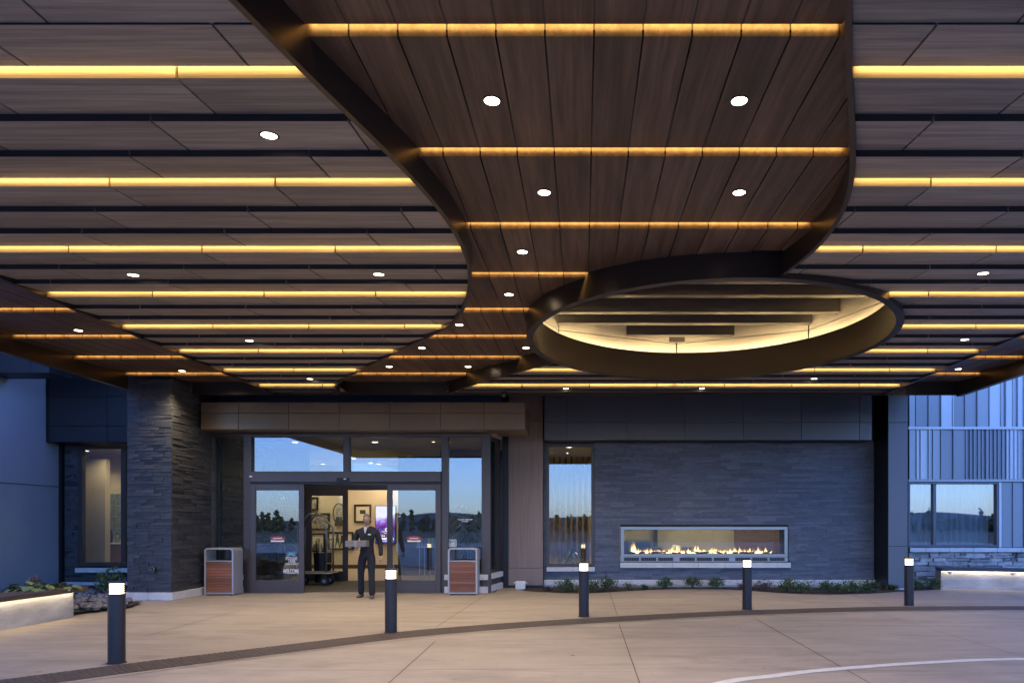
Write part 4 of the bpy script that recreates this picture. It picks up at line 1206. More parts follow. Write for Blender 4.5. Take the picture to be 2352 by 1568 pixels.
# pictures on the lobby wall
WB = BACK
wx_ = lambda c: XU((720 + c/4.753)*.9503, WB); wz_ = lambda c: ZV((1130 + c/4.753)*.9503, WB)
M['pic_frame'] = mat('black_picture_frame', (.02,.018,.017), .4); M['pic_mat'] = mat('ivory_mount', (.66,.60,.48), .8)
M['photo'] = mat('old_photograph', (.30,.27,.22), .6, 0, .85, (7,7,7)); M['photo_d'] = mat('dark_photograph', (.06,.055,.05), .6, 0, .6, (6,6,6))
def picture(label, c0, c1_, r0, r1, kind):
    x0, x1, z1, z0 = wx_(c0), wx_(c1_), wz_(r0), wz_(r1); fw_ = .055
    pc = empty('framed_picture', ((x0+x1)/2, WB, z0), label, 'picture')
    for q_ in ((x0,x1,z1-fw_,z1),(x0,x1,z0,z0+fw_),(x0,x0+fw_,z0+fw_,z1-fw_),(x1-fw_,x1,z0+fw_,z1-fw_)): box('frame', M['pic_frame'], pc, q_[0], q_[1], WB-.04, WB-.003, q_[2], q_[3])
    box('mount', M['pic_mat'] if kind != 'photo' else M['photo'], pc, x0+fw_, x1-fw_, WB-.02, WB-.004, z0+fw_, z1-fw_)
    cx, cz, w, h = (x0+x1)/2, (z0+z1)/2, x1-x0, z1-z0
    if kind == 'square': box('print', M['photo_d'], pc, cx-w*.17, cx+w*.17, WB-.023, WB-.0205, cz-h*.02, cz+h*.19)
    if kind == 'figures':
        for k, (dx, s) in enumerate(((-.12,.8),(.06,.7),(.3,.3))):
            for lx in (-.035,.035):
                mb = MB(); mb.tube([(cx+dx*w+lx*2.2, WB-.022, z0+.08), (cx+dx*w+lx*.6, WB-.022, z0+.08+h*s*.55)], [.012,.022], 6); mb.build('print', M['photo_d'], pc)
            mb = MB(); mb.tube([(cx+dx*w, WB-.022, z0+.08+h*s*.5), (cx+dx*w, WB-.022, z0+.08+h*s*.95)], [.055,.035], 6); mb.build('print', M['photo_d'], pc)
    if kind == 'portrait':
        mb = MB(); mb.tube([(cx, WB-.022, z0+.07), (cx, WB-.022, cz-.05)], [.20,.13], 10); mb.build('print', M['photo_d'], pc)
        mb = MB(); mb.lathe((0,0), [(.001,-.12),(.07,-.09),(.09,0),(.07,.09),(.001,.12)], 14)
        for i, v_ in enumerate(mb.v): mb.v[i] = (cx+v_[0], WB-.022+v_[1]*.12, cz+.05+v_[2])
        mb.build('print', M['photo'], pc)
    return pc
picture('narrow tall framed photograph beside the inner door', 100, 235, 335, 490, 'photo')
picture('wide framed group photograph behind the luggage cart', 100, 370, 520, 712, 'photo')
picture('square black frame with a wide ivory mount and small dark print', 650, 843, 420, 628, 'square')
picture('wide framed photograph of standing figures', 345, 640, 735, 940, 'figures')
picture('framed head and shoulders portrait below the group photograph', 150, 315, 750, 965, 'portrait')
ov_ = empty('oval_portrait', (wx_(477), WB, wz_(640)), 'oval framed portrait on the lobby wall', 'picture')
ocx, ocz, orx, orz = wx_(477), wz_(522), (wx_(550)-wx_(405))/2, (wz_(405)-wz_(640))/2
def ell(mb, rx, rz, y0, y1, n=32):
    vs = [(ocx+rx*math.cos(2*PI*i/n), y, ocz+rz*math.sin(2*PI*i/n)) for y in (y0,y1) for i in range(n)]
    mb.add(vs, [tuple(range(n)), tuple(range(n,2*n))] + [(i,(i+1)%n,n+(i+1)%n,n+i) for i in range(n)]); return mb
ell(MB(), orx, orz, WB-.04, WB-.003).build('frame', M['pic_frame'], ov_)
ell(MB(), orx-.035, orz-.035, WB-.044, WB-.041).build('print', mat('faded_backdrop', (.44,.42,.36), .6, 0, .2, (4,4,4)), ov_)
mb = MB(); mb.tube([(ocx, WB-.046, ocz-.44), (ocx, WB-.046, ocz-.12)], [.16,.10], 10)
for i, v_ in enumerate(mb.v): mb.v[i] = (v_[0]*1.0, WB-.046+(v_[1]-WB+.046)*.1, v_[2])
mb.build('print', M['photo_d'], ov_)
mb = MB(); mb.lathe((0,0), [(.001,-.16),(.085,-.11),(.105,0),(.085,.11),(.001,.15)], 14)
for i, v_ in enumerate(mb.v): mb.v[i] = (ocx+v_[0], WB-.048+v_[1]*.1, ocz+.06+v_[2])
mb.build('print', M['photo'], ov_)
# advertising screen
sc_ = empty('advertising_screen', (wx_(1012), WB-.05, wz_(862)), 'upright advertising screen glowing purple with white words', 'screen')
x0, x1, z0, z1 = wx_(903), wx_(1125), wz_(865), wz_(440)
box('housing', M['black'], sc_, x0-.02, x1+.02, WB-.09, WB-.003, z0-.02, z1+.02, .006)
m_, nt, b_, N, L = nodes('screen_image'); N.remove(b_)
tc = N.new('ShaderNodeTexCoord'); sep = N.new('ShaderNodeSeparateXYZ'); L.new(tc.outputs['Generated'], sep.inputs[0])
nz = N.new('ShaderNodeTexNoise'); nz.inputs['Scale'].default_value = 3.2; nz.inputs['Detail'].default_value = 3; nz.inputs['Distortion'].default_value = 1.2; L.new(tc.outputs['Generated'], nz.inputs['Vector'])
ad = N.new('ShaderNodeMath'); ad.operation = 'MULTIPLY_ADD'; L.new(nz.outputs['Fac'], ad.inputs[0]); ad.inputs[1].default_value = .55; ad.inputs[2].default_value = -.27
a2_ = N.new('ShaderNodeMath'); a2_.operation = 'ADD'; L.new(sep.outputs['Z'], a2_.inputs[0]); L.new(ad.outputs[0], a2_.inputs[1])
cr = N.new('ShaderNodeValToRGB'); L.new(a2_.outputs[0], cr.inputs[0]); e0 = cr.color_ramp.elements
e0[0].position = .0; e0[0].color = (.03,.03,.22,1); e0[1].position = 1; e0[1].color = (.80,.80,1,1)
for p_, c_ in ((.22,(.10,.12,.45,1)),(.34,(.10,.03,.16,1)),(.48,(.20,.06,.42,1)),(.62,(.42,.32,.80,1)),(.74,(.85,.85,1,1))):
    e0.new(p_).color = c_
em = N.new('ShaderNodeEmission'); em.inputs['Strength'].default_value = 1.1*EK; L.new(cr.outputs[0], em.inputs['Color']); L.new(em.outputs[0], N['Material Output'].inputs['Surface'])
box('display', m_, sc_, x0, x1, WB-.096, WB-.091, z0, z1)
wt = emit('screen_white', (1,1,1), 1.3); wo = emit('screen_orange', (1,.62,.25), 1.2)
sx_ = (x0+x1)/2; hh = z1-z0; ww = x1-x0; yS = WB-.100
text('screen_text', 'PRIME RIB', .11, (sx_, yS, z0+hh*.115), wt, sc_, ww*.88, True)
text('screen_text', '$34', .11, (x0+ww*.34, yS, z0+hh*.195), wo, sc_, ww*.26, True)
for k, (a, b, z_, t_) in enumerate(((.10,.92,.045,.014),(.32,.70,.305,.016),(.42,.62,.262,.010))):
    n_ = 9
    for i in range(n_):
        xa = x0 + ww*(a+(b-a)*i/n_); box('screen_text', wt, sc_, xa, xa+ww*(b-a)/n_*.78, yS-.001, yS, z0+hh*z_, z0+hh*(z_+t_))
mb = MB(); cx, cz = x0+ww*.56, z0+hh*.37
for i in range(20):
    a, b = 2*PI*i/20, 2*PI*(i+1)/20
    mb.add([(cx+.055*math.cos(a),yS,cz+.055*math.sin(a)),(cx+.055*math.cos(b),yS,cz+.055*math.sin(b)),(cx+.028*math.cos(b),yS,cz+.028*math.sin(b)),(cx+.028*math.cos(a),yS,cz+.028*math.sin(a))], [(0,1,2,3)])
mb.build('screen_mark', wt, sc_)

# luggage cart
CYc = 17.15
ct = empty('luggage_cart', (-6.72, CYc+.28, .014), 'steel birdcage luggage cart parked in the vestibule', 'luggage cart')
cx0, cx1 = -7.30, XU(758,CYc); cyA, cyB = CYc, CYc+.56; zd = .30
box('deck', mat('cart_carpet_deck', (.20,.17,.14), .9), ct, cx0, cx1, cyA-.02, cyB+.02, zd, zd+.05, .012)
box('bumper', M['steel'], ct, cx0-.015, cx1+.015, cyA-.035, cyB+.035, zd+.012, zd+.036, .01)
ztp = ZV(1180,CYc)
for yq in (cyA+.04, cyB-.04):
    pts = [(cx1-.11,yq,zd+.05),(cx1-.11,yq,1.42)]
    pts += [(cx1-.13,yq,1.47),(cx1-.36,yq,ztp-.05),(cx1-.42,yq,ztp),(cx0+.42,yq,ztp),(cx0+.36,yq,ztp-.05),(cx0+.13,yq,1.47),(cx0+.11,yq,1.42),(cx0+.11,yq,zd+.05)]
    mb = MB(); mb.tube(pts, .021, 10); mb.build('frame_tube', M['steel'], ct, smooth=True)
for xq in (cx1-.11, cx0+.11):
    for zq in (.56, 1.18): mb = MB(); mb.tube([(xq,cyA+.04,zq),(xq,cyB-.04,zq)], .012, 8); mb.build('cross_bar', M['steel'], ct, smooth=True)
    for k in range(3):
        yq = cyA+.04 + (cyB-cyA-.08)*(k+1)/4; mb = MB(); mb.tube([(xq,yq,.56),(xq,yq,1.18)], .010, 8); mb.build('upright_bar', M['steel'], ct, smooth=True)
mb = MB(); mb.tube([(cx0+.42,(cyA+cyB)/2,ztp+.005),(cx1-.42,(cyA+cyB)/2,ztp+.005)], .014, 8); mb.build('hanging_rail', M['steel'], ct, smooth=True)
M['rubber'] = mat('black_rubber', (.018,.018,.018), .7)
for xq in (cx0+.14, cx1-.17):
    for yq in (cyA+.08, cyB-.08):
        mb = MB(); mb.cyl((xq, .125), .105, yq-.03, yq+.03, 22, axis='y'); w_ = mb.build('wheel', M['rubber'], ct, smooth=False)
        mb = MB(); mb.cyl((xq, .125), .05, yq-.034, yq-.0305, 16, axis='y'); child(mb.build('hub', M['steel'], None), w_)
        box('caster_fork', M['black'], ct, xq-.03, xq+.03, yq-.045, yq+.045, .20, zd-.001)
# umbrella bin at the left of the cart
um = empty('umbrella_bin', (-6.95, 18.25, .014), 'black bin holding umbrellas behind the luggage cart', 'bin')
mb = MB(); mb.cyl((-6.95,18.25), .20, .014, .80, 20, .23); mb.build('body', M['black'], um)
rr = random.Random(71)
for k in range(8):
    a = 2*PI*k/8; xb, yb = -6.95+.12*math.cos(a), 18.25+.12*math.sin(a)
    mb = MB(); mb.tube([(xb,yb,.5),(xb+rr.uniform(-.06,.06),yb,1.08+rr.uniform(-.08,.08))], [.03,.012], 7); mb.build('umbrella', M['black'] if k % 3 else M['pic_mat'], um)
# leaflet stand in the lobby, right of the opening
ls = empty('leaflet_stand', (-4.0, 17.6, .014), 'small stand with coloured leaflets behind the right sliding door', 'stand')
for dx in (-.2,-.07,.07,.2): mb = MB(); mb.tube([(-4.0+dx,17.6,.02),(-4.0+dx,17.6,.98)], .012, 7); mb.build('leg', M['steel'], ls)
box('tray', M['steel'], ls, -4.28, -3.72, 17.5, 17.72, .96, .98)
cols = [(.10,.45,.42),(.55,.18,.14),(.15,.25,.5),(.5,.45,.2),(.2,.5,.3),(.4,.4,.42)]
for k in range(6):
    box('leaflet', mat('leaflet_%d' % k, cols[k], .6), ls, -4.26+.09*k, -4.19+.09*k, 17.58, 17.60, .982, 1.20)

# strap-leaved pot plants in the vestibule
def strap_plant(x, y, h, n, label, seed, zc=.62):
    rr = random.Random(seed)
    e = empty('pot_plant', (x, y, .014), label, 'plant')
    mb = MB(); mb.lathe((0,0), [(.13,0),(.19,.36),(.205,.40),(.185,.40),(.17,.36),(.001,.35)], 24); mb.build('pot', M['charcoal'], e, True, True)
    mb = MB()
    for k in range(3): mb.tube([(.03*math.cos(2.1*k),.03*math.sin(2.1*k),.35),(.09*math.cos(2.1*k),.09*math.sin(2.1*k),h*(.6+.16*k))], [.020,.014], 7)
    mb.build('stem', M['stem'], e, True)
    mb = MB()
    for k in range(n):
        t = k/n; z = h*(.42+.58*t); a = rr.uniform(0,2*PI); l = rr.uniform(.32,.55)*(1.05-.35*t); w = rr.uniform(.022,.036); up = rr.uniform(.25,.75)+.5*t
        d = Vector((math.cos(a), math.sin(a))); s = Vector((-d.y, d.x)); vs = []
        bx_, by_ = rr.uniform(-.07,.07), rr.uniform(-.07,.07)
        for i in range(6):
            q_ = i/5; r_ = l*q_; zz = z + l*(up*q_ - 1.05*q_*q_); ww_ = w*math.sin(PI*min(1,(q_*.85+.12)))
            for sg in (-1,1): vs.append((bx_+d.x*r_+s.x*ww_*sg, by_+d.y*r_+s.y*ww_*sg, zz))
        mb.add(vs, [(2*i,2*i+2,2*i+3,2*i+1) for i in range(5)])
    mb.build('leaf_mass', M['leaf_d'], e, True)
strap_plant(XU(645,16.6), 16.6, 2.25, 120, 'tall strap-leaved pot plant behind the left sliding door', 81)
strap_plant(XU(1072,16.5), 16.5, 1.95, 95, 'strap-leaved pot plant behind the right side light', 82)
strap_plant(XU(1310,17.9), 17.9, .85, 60, 'low dark pot plant inside the tall lounge window', 83)

# coffee room seen through the left window
cf = empty('coffee_counter', (-13.6, 19.9, .012), 'wooden coffee counter with pale top in the left room', 'counter')
box('cabinet', M['wood_in'], cf, -14.9, -12.0, 19.75, 20.28, .012, .98); box('worktop', M['cap'], cf, -14.92, -11.98, 19.70, 20.29, .982, 1.02, .005)
M['tile'] = mat('relief_tile', (.20,.25,.23), .4, 0, .45, (9,9,9), rnd=.12, bump=.02, bscale=(12,12,12))
tw = empty('relief_tile_panel', (-13.6, 20.3, 1.1), 'green grey relief tile panel above the coffee counter', 'tiles')
struct('wall_coffee', M['cream'], -10.6, -8.6, 20.5, 20.6, -.05, 3.62)
for i in range(5):
    for j in range(4): box('tile', M['tile'], tw, -14.8+.47*i, -14.8+.47*i+.455, 20.27, 20.295, 1.12+.34*j, 1.12+.34*j+.328, .012)
rr = random.Random(91)
for k in range(9):
    x = -14.6+.2*k; kind = k % 3
    e = empty('coffee_flask', (x, 19.95, 1.02), ('stack of ivory paper cups on the coffee counter', 'black coffee flask on the coffee counter', 'steel coffee flask on the coffee counter')[kind], 'flask', ('cup stacks', 'black flasks', 'steel flasks')[kind] + ' on the coffee counter')
    mb = MB(); r_ = .06 if kind else .04; h_ = (.30,.36,.24)[kind]
    mb.lathe((0,0), [(r_*.9,0),(r_,.02),(r_,h_*.75),(r_*.6,h_*.88),(r_*.55,h_),(.001,h_)], 16); mb.build('body', (M['pic_mat'], M['black'], M['steel'])[kind], e, True, True)
    mb = MB(); mb.cyl((0,0), r_*.62, h_+.001, h_+.03, 14); mb.build('lid', M['black'], e, True)

# lounge seen through window and fireplace
ss = empty('slat_screen', (.3, 20.2, 0), 'vertical wood slat screen in the lounge behind the tall window', 'screen')
M['slat_in'] = mat('lounge_slat', (.17,.10,.055), .5, 0, .2, (30,30,2), rnd=.1)
for k in range(15): box('slat', M['slat_in'], ss, -1.55+.17*k, -1.49+.17*k, 20.2, 20.26, .012, 3.55)
box('rail', M['frame'], ss, -1.6, 1.1, 20.27, 20.30, 1.9, 1.95)
ac = empty('armchair', (1.5, 18.4, .012), 'grey upholstered armchair behind the left end of the fireplace', 'armchair')
M['uph'] = mat('grey_upholstery', (.20,.19,.185), .9, 0, .15, (20,20,20))
box('seat', M['uph'], ac, 1.12, 1.78, 18.05, 18.75, .18, .46, .06); box('backrest', M['uph'], ac, 1.08, 1.82, 17.88, 18.06, .2, 1.16, .07)
box('armrest', M['uph'], ac, 1.0, 1.13, 17.98, 18.75, .2, .64, .05); box('armrest', M['uph'], ac, 1.77, 1.90, 17.98, 18.75, .2, .64, .05)
for xq in (1.06, 1.84):
    for yq in (18.0, 18.7): mb = MB(); mb.cyl((xq,yq), .02, .012, .2, 10); mb.build('leg', M['frame'], ac)
def chair_in(x, y, label):
    e = empty('lounge_chair', (x, y, .012), label, 'chair')
    box('seat', M['uph'], e, -.24,.24,-.24,.24,.40,.47,.02, True); box('backrest', M['uph'], e, -.23,.23,-.25,-.20,.47,.92,.02, True)
    for sx__ in (-.2,.2):
        for sy__ in (-.2,.2):
            mb = MB(); mb.cyl((sx__,sy__), .015, 0, .40, 8); mb.build('leg', M['frame'], e, True)
chair_in(3.0, 19.2, 'low lounge chair in front of the beige lounge wall'); chair_in(2.0, 19.4, 'low lounge chair next to the grey armchair')
tb = empty('lounge_table', (2.5, 19.2, .012), 'small table between the two lounge chairs', 'table')
box('top', M['wood_in'], tb, 2.3, 2.72, 18.95, 19.4, .72, .755, .006); mb = MB(); mb.cyl((2.51,19.17), .03, .03, .72, 12); mb.build('leg', M['frame'], tb); mb = MB(); mb.cyl((2.51,19.17), .18, .012, .035, 20); mb.build('base', M['frame'], tb)
box('column_panel', M['frame'], bpy.data.objects['wall_back'], 2.2, 2.3, 20.9, 21.29, .012, 3.6)

# ================================================================ street furniture
# bollards
def bollard_meshes():
    r = .0855
    body = MB(); body.lathe((0,0), [(.001,0),(r+.012,0),(r+.012,.008),(r,.012),(r,.770),(r-.006,.776),(.001,.776)], 36)
    lens = MB(); lens.lathe((0,0), [(.001,.777),(.068,.777),(.068,.893),(.001,.893)], 28)
    cap = MB(); cap.lathe((0,0), [(.001,.892),(r,.892),(r+.001,.905),(r-.004,.916),(.001,.920)], 36)
    louv = MB(); louv.lathe((0,0), [(.070,.0),(r,-.004),(r,.000),(.070,.004)], 36, closed=True)
    return body.mesh('post'), lens.mesh('lens'), cap.mesh('cap'), louv.mesh('louvre')
bm_, lens_, cap_, louv_ = bollard_meshes()
for me, m_ in ((bm_, M['bollard']), (lens_, M['bol_lens']), (cap_, M['bollard']), (louv_, M['bollard'])):
    me.materials.append(m_)
    for p_ in me.polygons: p_.use_smooth = True
    try: me.set_sharp_from_angle(angle=math.radians(40))
    except Exception: pass
bl = [('bollard lamp in front of the stone column on the left', 268, 1525), ('bollard lamp in front of the right sliding door', 898, 1454),
      ('bollard lamp in front of the tall lounge window', 1341, 1417), ('bollard lamp in front of the right end of the fireplace', 1716, 1400),
      ('bollard lamp in front of the metal column and rubble stone base', 2088, 1391)]
for lab, u, v in bl:
    d = DV(v) + .06
    e = empty('bollard_lamp', (XU(u,d), d, .004), 'dark cylindrical ' + lab, 'bollard', 'lit bollards along the tactile strip')
    for nm, me, zz in [('post', bm_, 0), ('lens', lens_, 0), ('cap', cap_, 0)] + [('louvre', louv_, .80+.023*k) for k in range(4)]:
        o = bpy.data.objects.new(nm, me); COL.objects.link(o); o.parent = e; o.location = (0,0,zz)

# litter bins with slats
def litter_bin(x0, x1, y0, y1, label):
    h = 1.035; e = empty('litter_bin', ((x0+x1)/2, (y0+y1)/2, .004), label, 'litter bin', 'litter bins either side of the doors')
    w = (x1-x0)/2; dp = (y1-y0)/2; t = .035; r = .07
    out = [(-w, .02)] + [(-w + r - r*math.cos(a), h - r + r*math.sin(a)) for a in [PI/2*i/6 for i in range(7)]] + [(w - r + r*math.sin(a), h - r + r*math.cos(a)) for a in [PI/2*i/6 for i in range(7)]] + [(w, .02)]
    inn = []
    wi = w-t; ri = r-t*.6
    inn = [(-wi, .02)] + [(-wi + ri - ri*math.cos(a), h-t-ri + ri*math.sin(a)) for a in [PI/2*i/6 for i in range(7)]] + [(wi - ri + ri*math.sin(a), h-t-ri + ri*math.cos(a)) for a in [PI/2*i/6 for i in range(7)]] + [(wi, .02)]
    n_ = len(out); vs = []
    for y in (-dp, dp): vs += [(x,y,z) for x,z in out] + [(x,y,z) for x,z in inn]
    fs = []
    for i in range(n_-1):
        fs += [(i,i+1,n_+i+1,n_+i), (2*n_+i,2*n_+i+1,3*n_+i+1,3*n_+i), (i,i+1,2*n_+i+1,2*n_+i), (n_+i,n_+i+1,3*n_+i+1,3*n_+i)]
    fs += [(0,n_,3*n_,2*n_), (n_-1,2*n_-1,4*n_-1,3*n_-1)]
    mb = MB(); mb.add(vs, fs); mb.build('shell', M['bin'], e, True)
    box('base', M['bin'], e, -w+t, w-t, -dp+.004, dp-.004, .03, .06, 0, True)
    box('shelf', M['bin'], e, -w+t, w-t, -dp+.01, dp-.01, .735, .755, 0, True)
    box('liner', M['black'], e, -w+t+.004, w-t-.004, -dp+.05, dp-.02, .062, .733, 0, True)
    for k in range(11): box('slat', M['slat'], e, -w+t+.006, w-t-.006, -dp+.012, -dp+.036, .068+.060*k, .068+.060*k+.0535, .004, True)
    box('door_catch', M['steel'], e, w-t-.07, w-t-.02, -dp+.004, -dp+.012, .720, .732, 0, True)
    for sx__ in (-1,1): box('foot', M['black'], e, sx__*(w-.06)-.03, sx__*(w-.06)+.03, -dp+.03, dp-.03, 0, .021, 0, True)
    return e
litter_bin(XU(469,14.9), XU(536,14.9), 14.9, 15.32, 'pale grey litter bin with red wood slats beside the stone column')
litter_bin(XU(1028.5,14.95), XU(1096,14.95), 14.95, 15.30, 'pale grey litter bin with red wood slats below the opening hours side light')

# seat walls with light under the cap
def seatwall(name, label, front, depth, h, cap_m, cut, overhang=.09):
    # front: plan polyline (x, y) of the lit face; the wall lies on the side given by depth sign
    e = empty(name, (*front[len(front)//2], 0), label, 'seat wall')
    back = off_curve(front, depth); capf = off_curve(front, -overhang*(1 if depth > 0 else -1)); capb = off_curve(front, depth*1.03)
    def ext(A, B, z0, z1, nm, m_):
        n_ = len(A); vs = []
        for z in (z0,z1): vs += [(x,y,z) for x,y in A] + [(x,y,z) for x,y in B]
        fs = [(0,n_,3*n_,2*n_), (n_-1,2*n_-1,4*n_-1,3*n_-1)]
        for i in range(n_-1): fs += [(i,i+1,n_+i+1,n_+i), (2*n_+i,2*n_+i+1,3*n_+i+1,3*n_+i), (i,i+1,2*n_+i+1,2*n_+i), (n_+i,n_+i+1,3*n_+i+1,3*n_+i)]
        mb = MB(); mb.add(vs, fs); return mb.build(nm, m_, e)
    for a, b in cut: ext(front[a:b+1], back[a:b+1], 0, h-.085, 'concrete_block', M['bench'])
    ext(off_curve(front, depth*.35), off_curve(front, depth*.95), h-.085, h-.07, 'packer', M['black'])
    ext(capf, capb, h-.07, h, 'seat_cap', cap_m)
    A = off_curve(front, -.045*(1 if depth > 0 else -1)); B = off_curve(front, -.030*(1 if depth > 0 else -1)); n_ = len(A)
    mb = MB(); mb.add([(x,y,h-.076) for x,y in A] + [(x,y,h-.076) for x,y in B], [(i,i+1,n_+i+1,n_+i) for i in range(n_-1)]); mb.build('light_strip', M['led_s'], e)
    return e
lf_ = [(-8.50, 3.0+ (11.40-3.0)*i/14) for i in range(15)]
seatwall('left_seat_wall', 'concrete planter wall with brown seat cap and light strip at the left', lf_, -.42, .50, M['seat'], [(0,4),(4,8),(8,11),(11,14)])
box('cap_end', M['seat'], bpy.data.objects['left_seat_wall'], -8.93, -8.41, 11.40, 11.62, .43, .50)
rf_ = [(8.62+.0, 16.42), (9.1,16.32), (9.7,16.16), (10.3,15.93), (11.0,15.55), (11.8,14.95), (12.6,14.1)]
rf_ = catmull(rf_, 4)
seatwall('right_seat_wall', 'curved concrete seat wall with light under its dark cap at the right', rf_, -.42, .51, M['seat2'], [(0,8),(8,16),(16,24)])
for u, v, nm in ((2352*.5,0,''),): pass
for (x, y) in ((8.75,16.27),(10.05,15.95)):
    e = empty('seat_stop', (x, y, .40), 'small steel skate stop clipped under the right seat cap', 'bracket', 'skate stops on the right seat cap')
    box('clip', M['steel'], e, -.05,.05,-.03,.03,0,.03,.006, True); mb = MB(); mb.cyl((0,0), .022, -.03, .0, 12); mb.build('knob', M['steel'], e, True)

# ---------------------------------------------------------------- planting
pb = MB(); pb.prism([(-12.98,3.0),(-8.94,3.0),(-8.94,11.38),(-9.6,11.75),(-12.98,12.1)], -.05, .40)
o = pb.build('planting_bed', M['soil']); o['kind'] = 'structure'
sheet('planting_bed', [(-12.98,12.0),(-9.2,11.6),(-8.7,11.62),(-8.35,12.6),(-8.6,13.35),(-9.32,13.5),(-9.32,16.9),(-12.98,16.9)], .05, M['soil'])
bed = catmull([gp(1205,1357),(gp(1330,1363)),(gp(1430,1358)),(gp(1520,1353.5)),(gp(1640,1353)),(gp(1720,1356)),(gp(1800,1362)),(gp(1900,1365)),(gp(2000,1363)),(gp(2070,1358)),(gp(2160,1354))], 5)
sheet('planting_bed', [(x, y) for x, y in bed] + [(8.6, 17.26), (7.8, 17.26), (7.75, 16.85), (-1.7, 16.85)], .010, M['soil'])
LEAF = [(-.5,0),(0,-.32),(.55,0),(0,.32)]
def shrub(x, y, r, h, m_, label, seed, n=170, ls=.040, name='shrub', group=None, z0=.0):
    rr = random.Random(seed); e = empty(name, (x, y, z0), label, 'shrub', group)
    mb = MB()
    tips = []
    for k in range(9):
        a = rr.uniform(0,2*PI); q_ = rr.uniform(.3,.95); tp = (r*q_*math.cos(a), r*q_*.8*math.sin(a), h*rr.uniform(.55,1.0)*(1-.35*q_*q_)); tips.append(tp)
        mb.tube([(0,0,0),(tp[0]*.5,tp[1]*.5,tp[2]*.65),tp], [.006,.004,.002], 5)
    mb.build('stem', M['stem'], e, True)
    mb = MB()
    for k in range(n):
        tp = rr.choice(tips); sp_r = r*.30
        c = Vector((tp[0]+rr.gauss(0,sp_r), tp[1]+rr.gauss(0,sp_r*.8), max(.012, tp[2]*rr.uniform(.35,1.08)+rr.gauss(0,h*.05))))
        out = Vector((c.x, c.y, .25*h+rr.uniform(0,.1))).normalized(); 
        d = (out + Vector((rr.gauss(0,.5), rr.gauss(0,.5), rr.gauss(0,.35)))).normalized(); s = d.cross(Vector((rr.gauss(0,.3), rr.gauss(0,.3), 1))).normalized(); u_ = d.cross(s)
        l = ls*rr.uniform(.7,1.35)
        vs = [c - d*l*.5, c + s*l*.34 + u_*l*.06, c + d*l*.6 - u_*l*.05, c - s*l*.34 + u_*l*.06]
        mb.add(vs, [(0,1,2,3)])
    mb.build('foliage', m_, e, True)
    return e
# (u, v of the base, radius, height, kind)
sh = [(1296,1361,.16,.30,'g'),(1322,1361,.15,.22,'y'),(1363,1360,.17,.26,'g'),(1392,1359,.18,.32,'g'),(1444,1357,.15,.16,'y'),(1530,1352,.14,.22,'g'),(1590,1352,.15,.24,'g'),(1646,1352,.15,.22,'g'),
      (1738,1357,.16,.22,'p'),(1765,1358,.16,.24,'p'),(1708,1355,.12,.14,'p'),(1808,1361,.15,.28,'g'),(1843,1363,.17,.26,'g'),(1905,1364,.17,.30,'g'),(1936,1364,.15,.24,'g'),(1968,1363,.15,.26,'g'),(2000,1362,.13,.24,'g'),
      (2050,1357,.09,.12,'g'),(2108,1355,.14,.20,'g'),(2140,1354,.16,.26,'g'),(1262,1359,.12,.10,'p'),(1480,1355,.08,.10,'y')]
spot = ['at the left edge of the tall lounge window', 'just left of the bollard before the tall window', 'just right of the bollard before the tall window', 'right of the tall lounge window', 'between the tall window and the fireplace',
        'below the left part of the fireplace', 'below the middle left of the fireplace', 'below the middle of the fireplace', 'just right of the bollard before the fireplace', 'below the right end of the fireplace', 'just left of the bollard before the fireplace',
        'right after the purple plants by the fireplace', 'second after the purple plants by the fireplace', 'tallest in the row right of the fireplace', 'next to the tallest shrub right of the fireplace', 'third from the black recess by the metal column', 'nearest the black recess by the metal column',
        'at the left foot of the metal column', 'right behind the bollard by the metal column', 'against the end of the right seat wall', 'at the foot of the wood pier', 'alone left of the fireplace']
kindn = {'g': 'dark green leafy shrub ', 'y': 'low yellow green plant ', 'p': 'purple brown leafy plant '}
for i, (u, v, r_, h_, k) in enumerate(sh):
    d = DV(v) + .14
    r_ *= 1.3; h_ *= 1.25
    shrub(XU(u,d), d, r_, h_, {'g': M['leaf'], 'y': M['leaf_y'], 'p': M['leaf_p']}[k], kindn[k] + spot[i], 200+i, 420 if k == 'g' else 240, .044 if k == 'g' else .032, group='plants in the bed along the fireplace wall', z0=.01)
# dry leaves and bark lying in the bed
lit = MB(); rl = random.Random(77)
for k in range(1400):
    t = rl.random()*(len(bed)-1); i0 = int(t); fr = t-i0; x_ = bed[i0][0]*(1-fr)+bed[min(i0+1,len(bed)-1)][0]*fr; y_ = bed[i0][1]*(1-fr)+bed[min(i0+1,len(bed)-1)][1]*fr
    y_ += rl.random()**1.5*max(.05, 16.84-y_); s_ = rl.uniform(.010,.032); a = rl.uniform(0,6.3); tl = rl.uniform(-.5,.5)
    dx, dy = s_*math.cos(a), s_*math.sin(a)
    lit.add([(x_-dx,y_-dy,.014+rl.uniform(0,.012)),(x_-dy*.5,y_+dx*.5,.018+abs(tl)*.012),(x_+dx,y_+dy,.014+rl.uniform(0,.012)),(x_+dy*.5,y_-dx*.5,.016)], [(0,1,2,3)])
o = lit.build('leaf_litter', mat('dry_litter', (.14,.095,.06), .9, 0, .6, (30,30,30))); tag(o, 'dry leaf litter and bark lying in the bed below the fireplace wall', 'leaf litter', kind='stuff')
